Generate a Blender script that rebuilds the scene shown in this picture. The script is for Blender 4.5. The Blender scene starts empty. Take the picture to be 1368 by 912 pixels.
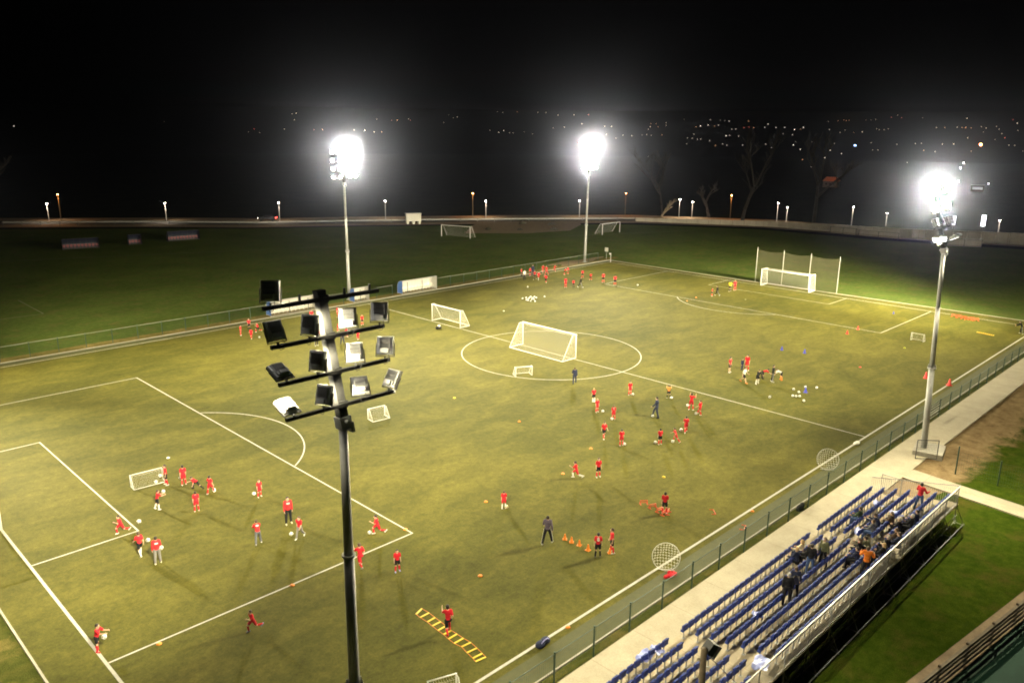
import bpy, math, random
from mathutils import Vector, Matrix
random.seed(7)
SC = bpy.context.scene
COL = SC.collection
PI = math.pi
V = Vector
PEOPLE=[(9.13, 27.84, 70, 'stand', 'RB', 'k', 1.42, 'boy in red with black shorts right beside the small goal in the left penalty area'),
(9.93, 27.07, 349, 'stand', 'R', 'k', 1.37, 'boy in red just right of the boy beside the small left goal'),
(10.29, 25.89, 68, 'lunge', 'RK', 'k', 1.18, 'boy in red leaning far over with dark legs, between two upright boys'),
(10.55, 24.66, 297, 'kick', 'R', 'k', 1.24, 'boy in red with bent arm at right end of the row by small goal'),
(7.37, 24.82, 261, 'hold', 'RBW', 'k', 1.27, 'boy in red and black shorts reaching toward a tossed ball below the small goal'),
(8.93, 22.98, 338, 'stand', 'R', 'k', 1.29, 'boy all in red standing alone below the row by the small goal'),
(4.73, 23.27, 93, 'run', 'R', 'k', 1.3, 'boy in red running by the corner of the left goal area'),
(4.54, 20.07, 2, 'walk', 'RBW', 'k', 1.44, 'boy in red tilted forward beside the adult in grey trousers'),
(4.87, 18.58, 346, 'stand', 'RG', 'a', 1.62, 'person in red top and grey trousers holding a ball under one arm'),
(12.56, 22.15, 174, 'stand', 'R', 'k', 1.18, 'boy in red with a ball at his feet, outside and right of goal-area group'),
(9.66, 16.85, 344, 'bend1', 'RD', 'k', 1.42, 'person in red jacket and dark trousers, head slightly bent, left of the tall coach'),
(12.04, 17.75, 162, 'stand', 'RDW', 'a', 1.77, 'tall coach in red jacket with white chest band and dark trousers'),
(11.65, 15.86, 121, 'walk', 'RGS', 'k', 1.38, 'boy in red shirt and grey leggings beside the tall coach in red'),
(15.03, 13.19, 65, 'run', 'R', 'k', 1.36, 'boy in red sprinting after a ball just right of the near mast'),
(12.3, 10.92, 347, 'run', 'R', 'k', 1.5, 'boy all in red running over the penalty line beside the near mast'),
(13.41, 9.23, 154, 'stand', 'RBB', 'k', 1.29, 'boy in red with black shorts and pale shoes below the penalty area corner'),
(0.06, 13.09, 225, 'hold', 'RBR', 'k', 1.38, 'boy in red and black shorts clutching a ball on the left goal line'),
(5.62, 9.72, 95, 'run', 'RBB2', 'k', 1.26, 'boy in red with blue-white shoes striding, under the lower penalty line'),
(11.88, 3.41, 330, 'run', 'RBR', 'k', 1.55, 'boy in red and black shorts running through the yellow agility ladder'),
(22.37, 10.5, 315, 'stand', 'RW', 'k', 1.18, 'boy in long red shirt beside an orange disc left of the coach in purple'),
(21.12, 5.78, 302, 'apart', 'PJ', 'a', 1.78, 'coach in purple-grey jacket and black trousers striding by the orange cones'),
(22.03, 2.93, 308, 'stand', 'RKN', 'k', 1.45, 'boy in red with white back number, black shorts and socks, near the cones'),
(22.92, 2.68, 47, 'stand', 'RB', 'k', 1.48, 'boy in red with hands raised, by an orange cone beside the numbered boy'),
(28.87, 3.36, 303, 'stand', 'RB', 'k', 1.4, 'boy in red seen from behind among the small orange hurdles'),
(44.19, 23.66, 310, 'walk', 'N', 'a', 1.62, 'coach in navy suit standing on the edge of the centre circle'),
(41.61, 19.31, 329, 'stand', 'RBW', 'k', 1.23, 'dark-haired boy in red directly above the blond boy, left of the dribbling group'),
(39.8, 17.47, 158, 'stand', 'RWS', 'k', 1.19, 'blond boy in red with white shoes, left side of the dribbling group'),
(39.39, 15.46, 307, 'stand', 'RN', 'k', 1.22, 'boy in red with white back number, ball at feet, in the dribbling group'),
(45.28, 18.28, 146, 'stand', 'R', 'k', 1.26, 'boy all in red at the top left of the dribbling group'),
(47.05, 15.5, 303, 'armsup', 'O', 'k', 1.18, 'boy in orange bib and black shorts above the coach with the ball'),
(42.3, 13.4, 24, 'kick', 'N', 'a', 1.8, 'coach in navy resting one foot on a ball amid the dribbling boys'),
(45.84, 12.47, 282, 'armsup', 'R', 'k', 1.48, 'boy in red with bent arms, uppermost on the right of the dribbling group'),
(45.37, 11.32, 11, 'kick', 'R', 'k', 1.28, 'boy in red stretching to a ball at far right of the dribbling group'),
(41.19, 9.93, 312, 'walk', 'R', 'k', 1.36, 'boy in red standing over a ball above the crouching pair on right'),
(39.03, 9.39, 43, 'lunge1', 'R', 'k', 1.18, 'boy in red with legs wide over a ball, right of boy in dark shorts'),
(37.76, 9.9, 324, 'stand', 'RB', 'k', 1.25, 'boy in red with dark shorts at the bottom right of the dribbling group'),
(35.54, 11.72, 317, 'stand', 'R', 'k', 1.28, 'slim boy in red with ball at bottom middle of the dribbling group'),
(35.77, 13.52, 148, 'walk', 'RB', 'k', 1.36, 'boy in orange-red with black shorts at the bottom left of the dribbling group'),
(28.88, 10.31, 40, 'run', 'RW', 'k', 1.35, 'boy in red running with white socks by the orange discs, below dribbling group'),
(30.05, 9.42, 148, 'stand', 'RB', 'k', 1.39, 'boy in red with black waistband standing right of the boy in white socks'),
(57.58, 15.8, 179, 'stand', 'RS', 'k', 1.55, 'boy in red with black shorts at left end of the stretching group'),
(59.34, 14.98, 98, 'stand', 'R', 'a', 1.62, 'tall person all in red behind the boy in the white bib'),
(59.11, 15.36, 158, 'stand', 'N', 'k', 1.18, 'person in dark clothes half hidden beside the tall one in red'),
(55.71, 13.25, 188, 'walk', 'WB', 'k', 1.55, 'boy walking in white bib and black shorts in the stretching group'),
(56.3, 12.22, 147, 'bend1', 'KS', 'k', 1.5, 'person in black with white stripes, middle of the stretching group'),
(58.02, 12.63, 207, 'bend', 'RK', 'k', 1.4, 'person in red and black bending over, middle of the stretching group'),
(57.83, 11.55, 206, 'stand', 'K', 'a', 1.65, 'coach in black with white shoes beside the bent-over one in white'),
(58.97, 11.26, 26, 'bend', 'WO', 'k', 1.4, 'person in white shirt and orange socks bent double beside the coach in black'),
(88.13, 36.44, 211, 'stand', 'RB', 'k', 1.18, 'boy in red left of the boy in dark, before the far goal'),
(88.99, 36.14, 30, 'walk', 'K', 'k', 1.46, 'person in dark clothes left of the yellow bib near the far goal'),
(92.84, 36.41, 300, 'walk', 'Y', 'a', 1.62, 'person in bright yellow bib and black shorts in front of far goal'),
(94.21, 36.42, 319, 'stand', 'RWS', 'k', 1.51, 'boy in red and white just right of the yellow bib'),
(79.52, 64.95, 194, 'stand', 'RK', 'k', 1.29, 'boy in red, leftmost of the crowd at the far touchline'),
(77.45, 62.29, 154, 'stand', 'WK', 'a', 1.62, 'person in white shirt and black trousers left in the far crowd'),
(80.75, 64.28, 164, 'stand', 'RB', 'k', 1.36, 'boy in dark red beside the tall navy figure in far crowd'),
(81.31, 64.22, 143, 'stand', 'N', 'a', 1.77, 'tall figure in navy at the back of the far crowd'),
(79.07, 61.66, 113, 'walk', 'RKW', 'k', 1.42, 'boy in red with black shorts in front of the tall navy figure'),
(79.17, 60.98, 153, 'run', 'RW', 'k', 1.49, 'boy in red with bare pale legs in middle of far crowd'),
(84.55, 65.1, 163, 'run', 'R', 'k', 1.41, 'boy in red furthest back, at fence behind the far crowd'),
(83.15, 63.0, 102, 'walk', 'R', 'k', 1.55, 'boy in red behind the foremost running boy of the far crowd'),
(78.05, 58.39, 332, 'run', 'RB', 'k', 1.55, 'foremost boy in red running at right of the far crowd'),
(86.62, 64.45, 192, 'run', 'R', 'k', 1.25, 'boy in pale red by the fence post, right of far crowd'),
(85.4, 61.24, 211, 'bend1', 'RB', 'k', 1.18, 'stooping boy in red of the pair before the far corner mast'),
(86.31, 61.32, 151, 'stand', 'RB', 'k', 1.22, 'upright boy in red of the pair before the far corner mast'),
(77.67, 54.2, 331, 'stand', 'R', 'k', 1.55, 'boy all in red left of the small boy and coach in black'),
(78.51, 53.43, 320, 'stand', 'RK', 'k', 1.23, 'small boy in red between boy in red and coach in black'),
(79.35, 52.82, 230, 'walk', 'K', 'a', 1.62, 'coach in black tracksuit among the boys near the far corner'),
(85.5, 57.63, 310, 'stand', 'RB', 'k', 1.31, 'boy in red just behind the coach in black'),
(84.83, 55.44, 299, 'run', 'RB', 'k', 1.3, 'boy in pale red running right of coach in black'),
(84.75, 52.95, 308, 'stand', 'RB', 'k', 1.55, 'slim boy in red, second from right near the far corner'),
(84.46, 50.5, 308, 'stand', 'RB', 'k', 1.55, 'boy in red standing rightmost near the far corner'),
(30.62, 60.17, 214, 'stand', 'R', 'k', 1.18, 'leftmost boy in red by the far touchline left of near mast'),
(32.5, 61.88, 174, 'stand', 'RK', 'k', 1.34, 'boy in red with black shorts, back one of four by far touchline'),
(30.77, 58.04, 353, 'walk', 'R', 'k', 1.21, 'boy in red front one of four by the far touchline'),
(32.73, 60.25, 93, 'run', 'RB', 'k', 1.25, 'boy in red rightmost of four, beside the black floodlight head'),
(39.55, 60.27, 169, 'stand', 'R', 'k', 1.55, 'boy in red before the longest dugout, above a black floodlight head'),
(38.71, 57.55, 179, 'stand', 'R', 'k', 1.55, 'boy in red squeezed between floodlight heads and mast, upper one'),
(37.41, 54.76, 109, 'bend1', 'R', 'k', 1.55, 'boy in red between floodlight heads and mast, lower one'),
(43.21, 60.3, 347, 'stand', 'R', 'k', 1.38, 'boy in red right of mast, behind the white floodlight head corner'),
(43.12, 55.19, 166, 'stand', 'RB', 'k', 1.25, 'boy in red seen between the two white floodlight heads'),
(38.87, 49.83, 336, 'run', 'R', 'k', 1.26, 'boy in red below the second mast arm, right one'),
(38.75, 51.93, 207, 'run', 'R', 'k', 1.18, 'boy in red below the second mast arm, middle one'),
(36.68, 49.53, 157, 'bend1', 'N', 'a', 1.62, 'coach in navy blue stooping below the second mast arm'),
(39.42, 54.5, 177, 'bend1', 'R', 'k', 1.18, 'boy in red peeking beneath the white floodlight head'),
(34.29, 50.73, 169, 'stand', 'K', 'a', 1.62, 'person in black with white shoes behind the mast, under dark floodlight head'),
(95.61, 0.61, 12, 'bend1', 'K', 'a', 1.62, 'person in black stooping at the far right corner of the pitch')]
SPECTATORS=[(38.12, -7.82, 1.0, 256, 'armsb', 'RJ', 'spectator in red jacket and blue jeans standing near the far end of the stand'),
(34.58, -5.91, 0.49, 0, 'sit', 'SG', 'spectator in dark green jacket seated alone in the third row of the stand'),
(33.8, -7.26, 0.83, 0, 'sitl', 'SN', 'spectator in navy jacket seated left at front of the crowded seats'),
(32.86, -7.26, 0.83, 0, 'sit', 'SS', 'spectator in grey coat beside the front navy jacket in stand'),
(34.53, -7.62, 0.83, 0, 'sit', 'SB', 'dark-haired spectator in brown behind the front navy jacket'),
(33.78, -8.27, 1.0, 0, 'sit', 'SK', 'spectator in black jacket right in the middle of the crowded seats'),
(35.02, -8.72, 1.17, 0, 'sit', 'SN', 'spectator in navy seated rightmost by the rear railing of the stand'),
(34.29, -8.72, 1.17, 0, 'sit', 'SK', 'spectator in black beside the rightmost navy one near rear railing'),
(32.05, -8.72, 1.17, 0, 'sit', 'SB', 'bare-headed spectator in dark brown leaning at the rear railing'),
(31.69, -8.99, 1.17, 0, 'sit', 'SN', 'spectator in dark blue seated low beside the rear railing'),
(30.49, -8.05, 1.0, 0, 'sitl', 'SO', 'spectator in olive jacket bending forward behind the crimson one'),
(30.96, -8.72, 1.17, 0, 'sit', 'SK', 'spectator in black with light brown hair, right of olive jacket'),
(30.01, -8.86, 1.17, 0, 'sit', 'SK2', 'fair-haired spectator in black seated right of the orange jacket'),
(30.25, -7.62, 0.83, 0, 'sit', 'SC', 'spectator with crimson scarf just above the orange jacket'),
(28.13, -8.74, 1.17, 289, 'armsb', 'OJ', 'spectator in bright orange jacket standing by the rear railing'),
(28.97, -7.99, 1.0, 0, 'sit', 'SN', 'spectator in navy seated left of the orange jacket'),
(23.73, -6.92, 0.83, 294, 'stand', 'SK', 'grey-haired spectator in black coat standing in the stand, leftmost of all'),
(24.47, -6.92, 0.83, 303, 'stand', 'SN2', 'spectator in navy coat with grey bag beside the grey-haired one'),
(27.37, -6.34, 0.66, 282, 'stand', 'SJ', 'tall spectator in black top and blue jeans standing in the stand'),
(28.51, -6.5, 0.66, 81, 'stand', 'SL', 'spectator in olive green coat with pale hood beside the tall one'),
(28.41, -5.82, 0.49, 0, 'sit', 'SRK', 'spectator in red and black seated in front of the tall one'),
(28.89, -5.21, 0.32, 0, 'sit', 'SW', 'blond spectator in cream and white seated at front of the stand'),
(27.95, -5.38, 0.32, 0, 'sit', 'SN', 'spectator in navy seated beside the blond one in cream')]
BALLS=[(8.76, 28.58, 0.11, 'lower white football in front of the small goal in the left penalty area'),
(9.32, 29.32, 0.11, 'white football against the net of the small goal in left penalty area'),
(10.14, 28.05, 0.11, 'white football beside the second boy by the small left goal'),
(10.89, 24.86, 0.11, 'white football at the right end of the row by the small goal'),
(8.02, 25.44, 0.75, 'white football tossed up before the boy below the small left goal'),
(5.47, 22.55, 0.75, 'white football in the air at the corner of the goal area'),
(5.12, 20.45, 0.55, 'white football between the tilted boy and the one in grey trousers'),
(5.08, 18.5, 0.89, 'white football under the arm of the person in grey trousers'),
(12.43, 22.63, 0.11, 'white football at the feet of the lone boy right of the goal-area group'),
(11.43, 16.43, 0.11, 'white football before the boy in grey leggings'),
(14.7, 13.52, 0.11, 'white football just right of the near mast, before the sprinting boy'),
(0.34, 13.02, 0.61, 'white football clutched by the boy on the left goal line'),
(22.52, 10.43, 0.11, 'pale yellow football at the feet of the boy in long red shirt'),
(40.14, 17.14, 0.11, 'white football right of the blond boy in the dribbling group'),
(39.3, 15.54, 0.11, 'white football at the feet of the boy with a back number'),
(45.42, 18.06, 0.11, 'white football of the top left boy in the dribbling group'),
(47.07, 15.21, 0.11, 'white football at the feet of the boy in orange bib'),
(42.15, 13.65, 0.11, 'white football under the foot of the coach in navy'),
(46.42, 13.19, 0.11, 'white football of the uppermost right boy in the dribbling group'),
(45.22, 11.58, 0.11, 'white football of the far right boy in the dribbling group'),
(41.21, 10.35, 0.11, 'white football between the crouching boy and the one standing above him'),
(38.75, 9.45, 0.11, 'white football under the boy with legs wide apart'),
(37.7, 10.25, 0.11, 'white football left of the boy in dark shorts, dribbling group'),
(35.76, 11.61, 0.11, 'white football of the slim boy at bottom middle'),
(41.56, 19.23, 0.11, 'white football at the feet of the dark-haired boy, upper left of group'),
(53.42, 9.47, 0.11, 'white football alone between stretching group and halfway line'),
(56.98, 9.06, 0.11, 'white football at the upper left of the loose balls on the right half'),
(58.37, 8.62, 0.11, 'white football just above the blue cone among loose balls'),
(58.89, 7.83, 0.11, 'white football farthest right of the loose balls'),
(56.52, 8.35, 0.11, 'white football just left of the blue cone among loose balls'),
(55.16, 8.23, 0.11, 'leftmost white football of the three touching in a row'),
(55.27, 7.99, 0.11, 'middle white football of the three touching in a row'),
(55.49, 7.78, 0.11, 'rightmost white football of the three touching in a row'),
(54.62, 6.98, 0.11, 'white football nearest of the loose balls below the blue cone'),
(86.72, 48.05, 0.11, 'white football alone inside the far right penalty area corner'),
(70.41, 51.61, 0.11, 'white football lying a little right of the ball pile'),
(73.7, 57.97, 0.11, 'white football lying alone above the ball pile'),
(31.54, 57.76, 0.11, 'white football beside the four boys at the far touchline'),
(67.3, 52.78, 0.11, 'PILE'),
(68.03, 52.79, 0.11, 'PILE'),
(67.01, 51.73, 0.11, 'PILE'),
(67.72, 52.07, 0.11, 'PILE'),
(68.91, 52.79, 0.11, 'PILE'),
(68.56, 52.1, 0.11, 'PILE'),
(69.21, 52.37, 0.11, 'PILE'),
(69.04, 51.86, 0.11, 'PILE'),
(66.93, 51.35, 0.11, 'PILE'),
(66.9, 50.86, 0.11, 'PILE'),
(67.21, 50.38, 0.11, 'PILE'),
(67.77, 51.49, 0.11, 'PILE'),
(68.33, 52.44, 0.11, 'PILE'),
(68.07, 51.42, 0.11, 'PILE')]
DISCS=[(10.99, 32.08, 'W', 'flat pale disc marker above the small goal in left penalty area'),
(16.48, 12.54, 'O', 'orange disc marker on the line near the left penalty area corner'),
(8.83, 11.85, 'O', 'orange disc marker midway along the lower left penalty line'),
(2.15, 11.75, 'O', 'orange disc marker at left on the lower penalty line'),
(16.19, 5.93, 'O', 'orange disc marker alone above the yellow ladder'),
(22.21, 11.92, 'O', 'orange disc marker left of the boy in long red shirt'),
(28.77, 11.4, 'O', 'orange disc marker left of the running boy in white socks'),
(33.49, 12.89, 'O', 'orange disc marker just below the dribbling group at left'),
(33.2, 6.4, 'Y', 'yellow-orange disc marker alone below the dribbling group at right'),
(33.68, 20.31, 'O', 'orange-white disc marker in open turf left of the dribbling group'),
(33.73, 28.12, 'Y', 'small yellow disc marker in open turf right of near mast'),
(32.96, -0.18, 'O', 'orange disc marker on the near touchline'),
(16.11, -0.12, 'O', 'orange disc marker on the near touchline close to the camera'),
(58.58, 68.03, 'R', 'flat red disc marker on the far touchline before the small dugout'),
(79.25, 7.56, 'YG', 'flat yellow-green disc marker below the small goal at far right'),
(60.32, 49.26, 'W', 'tiny pale disc marker between centre circle and ball pile'),
(82.76, 36.96, 'O', 'orange disc marker on the arc of the far penalty area'),
(85.61, 37.36, 'O', 'orange disc marker just inside the far penalty arc'),
(68.51, 7.89, 'R', 'dull red disc marker in open turf on right half')]
CONES=[(22.2, 5.43, 'O', 0.34, 'orange cone nearest the coach, first of the row of four'),
(22.22, 4.95, 'O', 0.34, 'second orange cone of the row of four from the coach'),
(22.27, 4.43, 'O', 0.34, 'third orange cone of the row of four from the coach'),
(22.21, 3.75, 'O', 0.36, 'last orange cone of the four, beside the numbered boy'),
(22.81, 2.73, 'O', 0.3, 'orange cone at the feet of the boy with raised hands'),
(57.15, 8.04, 'B', 0.45, 'blue cone among the loose footballs on right half'),
(68.82, 16.22, 'B', 0.4, 'left one of two blue cones above the stretching group'),
(69.45, 14.03, 'B', 0.42, 'right one of two blue cones above the stretching group'),
(95.53, 14.77, 'B', 0.3, 'faint blue cone close to the far right penalty line'),
(80.79, 14.4, 'R', 0.42, 'red cone on the far penalty area line, left one'),
(83.83, 14.44, 'R', 0.42, 'red cone on the far penalty area line, right one'),
(69.46, 2.15, 'R', 0.6, 'red cone standing beside the right floodlight mast'),
(68.73, -0.11, 'R', 0.6, 'red cone on the near touchline right of the floodlight mast')]
HURDLES=[(28.99, 4.96, 'upper left small orange hurdle of the slalom by the boy'), (28.97, 4.29, 'second small orange hurdle of the slalom by the boy'), (28.86, 3.7, 'third small orange hurdle, at the left foot of the boy'), (28.74, 3.3, 'small orange hurdle directly under the boy'), (29.03, 3.2, 'rightmost small orange hurdle at the feet of the boy')]
FARHURDLES=[(99.26, 8.78), (99.22, 8.25), (99.04, 7.6), (98.8, 7.11), (99.06, 6.77), (98.96, 6.32)]
TOWN=[(825.2,674.0,38.6,'r',1),(723.0,564.7,23.8,'w',1.2),(728.2,559.2,23.8,'w',1),(652.0,517.8,15.3,'w',1),(659.0,510.6,15.4,'w',1.1),(640.5,484.0,12.3,'w',0.7),(665.7,494.8,14.9,'w',1),(668.2,485.6,14.6,'w',1),(681.1,482.3,15.4,'w',0.7),(687.8,481.5,15.9,'w',1),(684.8,473.6,15.2,'w',1),(752.7,524.1,23.7,'w',1.5),(730.2,510.4,21.0,'w',1),(783.3,545.3,27.4,'o',0.8),(787.2,540.8,27.4,'o',0.8),(758.4,517.6,23.7,'o',0.9),(802.5,537.6,28.5,'w',1.3),(775.8,519.2,25.3,'w',1.2),(694.1,467.3,15.6,'o',1.1),(849.3,544.3,32.8,'w',0.6),(784.4,485.4,24.1,'o',1),(794.9,486.5,25.1,'w',1.9),(807.7,484.7,26.1,'w',1.4),(804.0,474.4,25.2,'o',0.8),(814.5,475.6,26.2,'w',1),(864.4,517.4,32.6,'w',1),(865.7,504.8,32.1,'w',0.7),(865.3,498.3,31.7,'w',0.7),(862.9,491.0,31.1,'w',1.1),(784.8,441.4,21.9,'w',1),(790.2,439.7,22.2,'w',0.8),(727.4,413.6,15.5,'w',1.4),(732.0,412.3,15.8,'w',1),(732.0,402.4,15.3,'w',1),(720.8,446.8,16.7,'w',1),(688.8,433.1,13.2,'w',1),(689.2,428.1,13.0,'w',1),(684.0,419.1,12.1,'w',1.2),(688.5,417.9,12.4,'w',1),(681.0,403.4,11.0,'w',1.2),(667.4,381.1,8.7,'w',1),(661.2,373.1,7.7,'w',1),(652.9,379.9,7.4,'o',1),(647.2,406.6,8.3,'w',0.8),(875.2,472.8,31.3,'o',1),(807.0,439.6,23.7,'r',1.1),(814.5,437.9,24.3,'r',0.9),(812.8,431.1,23.8,'o',1),(856.2,437.7,27.9,'w',1.3),(822.3,423.2,24.2,'w',1),(825.5,411.9,24.0,'w',1.1),(833.4,405.9,24.4,'w',1),(817.4,386.6,22.1,'w',1.5),(823.5,382.9,22.5,'o',0.7),(843.3,389.7,24.6,'w',1),(772.7,366.2,17.2,'w',1),(774.6,377.2,17.9,'w',0.7),(670.7,362.5,8.0,'w',1.1),(687.9,349.1,8.9,'w',1.2),(696.1,326.4,8.6,'w',1.9),(718.5,335.5,11.0,'w',0.7),(668.5,333.0,6.4,'w',1),(840.4,387.9,24.3,'w',1.2),(823.4,383.1,22.5,'o',0.7),(914.8,395.1,31.3,'w',1),(835.0,357.0,22.5,'w',1),(928.7,389.9,32.4,'o',0.9),(940.8,388.6,33.4,'o',1),(934.5,383.0,32.6,'o',1.1),(939.6,381.9,33.1,'o',1),(951.2,367.4,33.6,'o',0.7),(953.4,362.7,33.6,'w',0.7),(961.2,360.4,34.2,'w',1),(993.2,355.3,37.0,'r',1.2),(1024.5,360.1,40.1,'w',1),(991.4,343.1,36.5,'r',1.2),(999.5,322.8,36.5,'w',0.6),(813.8,336.1,19.7,'w',1.2),(837.8,341.8,22.1,'w',1),(820.0,325.1,19.8,'o',0.8),(828.0,319.9,20.4,'w',1.8),(862.5,319.5,23.6,'w',1),(856.0,314.4,22.8,'w',1.1),(858.0,310.3,22.8,'w',1),(869.0,310.3,23.8,'w',1.1),(898.4,273.7,25.4,'w',1.1),(901.4,266.7,25.5,'o',1),(908.8,257.4,25.9,'w',1.3),(907.2,252.3,25.6,'o',1.2),(908.4,249.3,25.6,'o',1.5),(907.0,243.9,25.3,'o',0.8),(1008.8,279.0,36.1,'w',1.5),(921.3,238.8,26.6,'w',1),(910.1,231.1,25.3,'w',1.3),(929.1,227.1,27.0,'w',0.9),(903.2,217.6,24.3,'w',0.9),(1004.8,232.4,34.5,'r',1.3),(968.3,218.9,30.6,'w',1.5),(896.4,199.6,23.2,'w',0.8),(871.7,222.4,21.4,'w',0.6),(863.0,204.3,20.1,'w',1.1),(830.3,192.9,16.6,'r',1.4),(818.9,220.0,16.2,'w',1.3),(814.7,196.5,15.2,'w',0.6),(777.1,175.4,11.0,'w',1.1),(776.5,171.0,10.9,'w',1.1),(741.2,156.0,7.1,'w',0.7),(719.3,317.9,10.3,'w',0.8),(727.3,324.1,11.3,'w',0.7),(726.1,302.3,10.3,'w',0.9),(746.4,277.6,11.2,'w',1.2),(745.0,254.6,10.3,'w',0.9),(757.8,243.5,11.1,'w',1.2),(761.2,239.7,11.3,'w',0.8),(762.8,222.9,10.9,'w',1.2),(767.8,215.5,11.2,'w',1.4),(714.9,221.5,6.3,'o',1.2),(711.8,211.6,5.7,'w',0.8),(698.9,256.8,6.0,'w',1),(700.0,252.8,6.0,'w',1.2),(678.2,284.2,5.2,'w',1.4),(663.5,267.8,3.2,'w',2),(633.6,268.0,0.5,'w',1.6),(587.8,264.6,0.0,'o',1.4),(672.0,307.8,5.6,'w',1.6),(603.8,194.2,0.0,'w',1.2),(620.5,161.9,0.0,'w',1.5),(473.1,203.7,0.0,'w',0.8),(427.2,176.2,0.0,'o',1),(725.8,188.8,6.4,'o',0.7),(529.1,892.7,36.0,'w',1.5),(520.7,888.1,35.2,'w',1),(485.1,822.8,27.8,'w',1),(426.3,742.8,17.9,'w',0.8),(457.4,721.4,17.7,'o',1),(449.9,725.3,17.6,'r',0.7),(483.7,702.9,17.6,'w',1.1),(490.9,694.6,17.3,'w',1.4),(491.1,678.3,16.0,'w',1),(497.6,674.3,16.0,'o',1),(586.6,765.3,28.6,'o',1.5),(579.6,766.8,28.4,'r',0.7),(607.8,771.2,30.4,'w',1.1),(599.7,757.3,28.8,'r',0.9),(572.6,786.5,29.5,'w',0.7),(660.8,750.7,32.2,'w',1),(672.9,757.2,33.5,'w',1.4),(613.8,713.6,26.3,'w',0.8),(684.2,786.6,36.4,'w',0.6),(765.8,782.2,41.6,'w',1),(765.4,771.7,40.8,'w',1.2),(598.9,620.4,18.4,'w',1.1),(592.4,600.2,16.5,'w',1.5),(608.9,609.9,18.3,'w',1.6),(598.6,590.5,16.2,'w',1),(388.3,723.4,14.4,'w',0.8),(784.7,763.6,41.6,'o',1.1),(801.7,741.9,41.3,'w',1),(809.8,734.8,41.4,'w',1),(790.7,695.8,37.4,'w',1),(809.9,685.2,38.1,'w',1),(726.2,600.9,26.3,'w',1),(667.2,591.8,21.3,'w',0.7),(683.7,590.0,22.4,'w',0.8),(616.6,586.8,17.2,'w',0.7),(601.3,588.2,16.2,'w',1),(610.5,568.8,15.5,'w',0.6),(590.1,488.1,8.6,'o',3),(536.6,369.9,0.0,'w',1.3),(206.6,838.3,18.6,'w',1.2),(382.6,734.8,15.1,'w',0.9),(399.3,755.0,17.7,'r',1.4),(349.0,850.5,24.2,'w',0.5)]
RUNGS=[((11.73, 5.57), (12.22, 5.74)), ((11.7, 5.23), (12.24, 5.23)), ((11.72, 4.72), (12.2, 4.74)), ((11.68, 4.32), (12.18, 4.3)), ((11.65, 3.87), (12.14, 3.88)), ((11.64, 3.46), (12.09, 3.44)), ((11.58, 3.05), (12.1, 3.06)), ((11.55, 2.63), (12.1, 2.62)), ((11.63, 2.22), (12.13, 2.16)), ((11.52, 1.74), (12.06, 1.67)), ((11.45, 1.27), (11.97, 1.23)), ((11.38, 1.03), (11.91, 0.94))]
CAM=((-8.8699, -21.1882, 22.2856), ((0.707474, -0.706681, 0.009081), (0.175179, 0.187794, 0.96646), (0.684684, 0.682155, -0.256655)), 28.2726)
HAZE=.00011; HAZE_G=.977; HZTOP=60; SKY=.002; EXPO=0; TOWN_E=2.6

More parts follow.
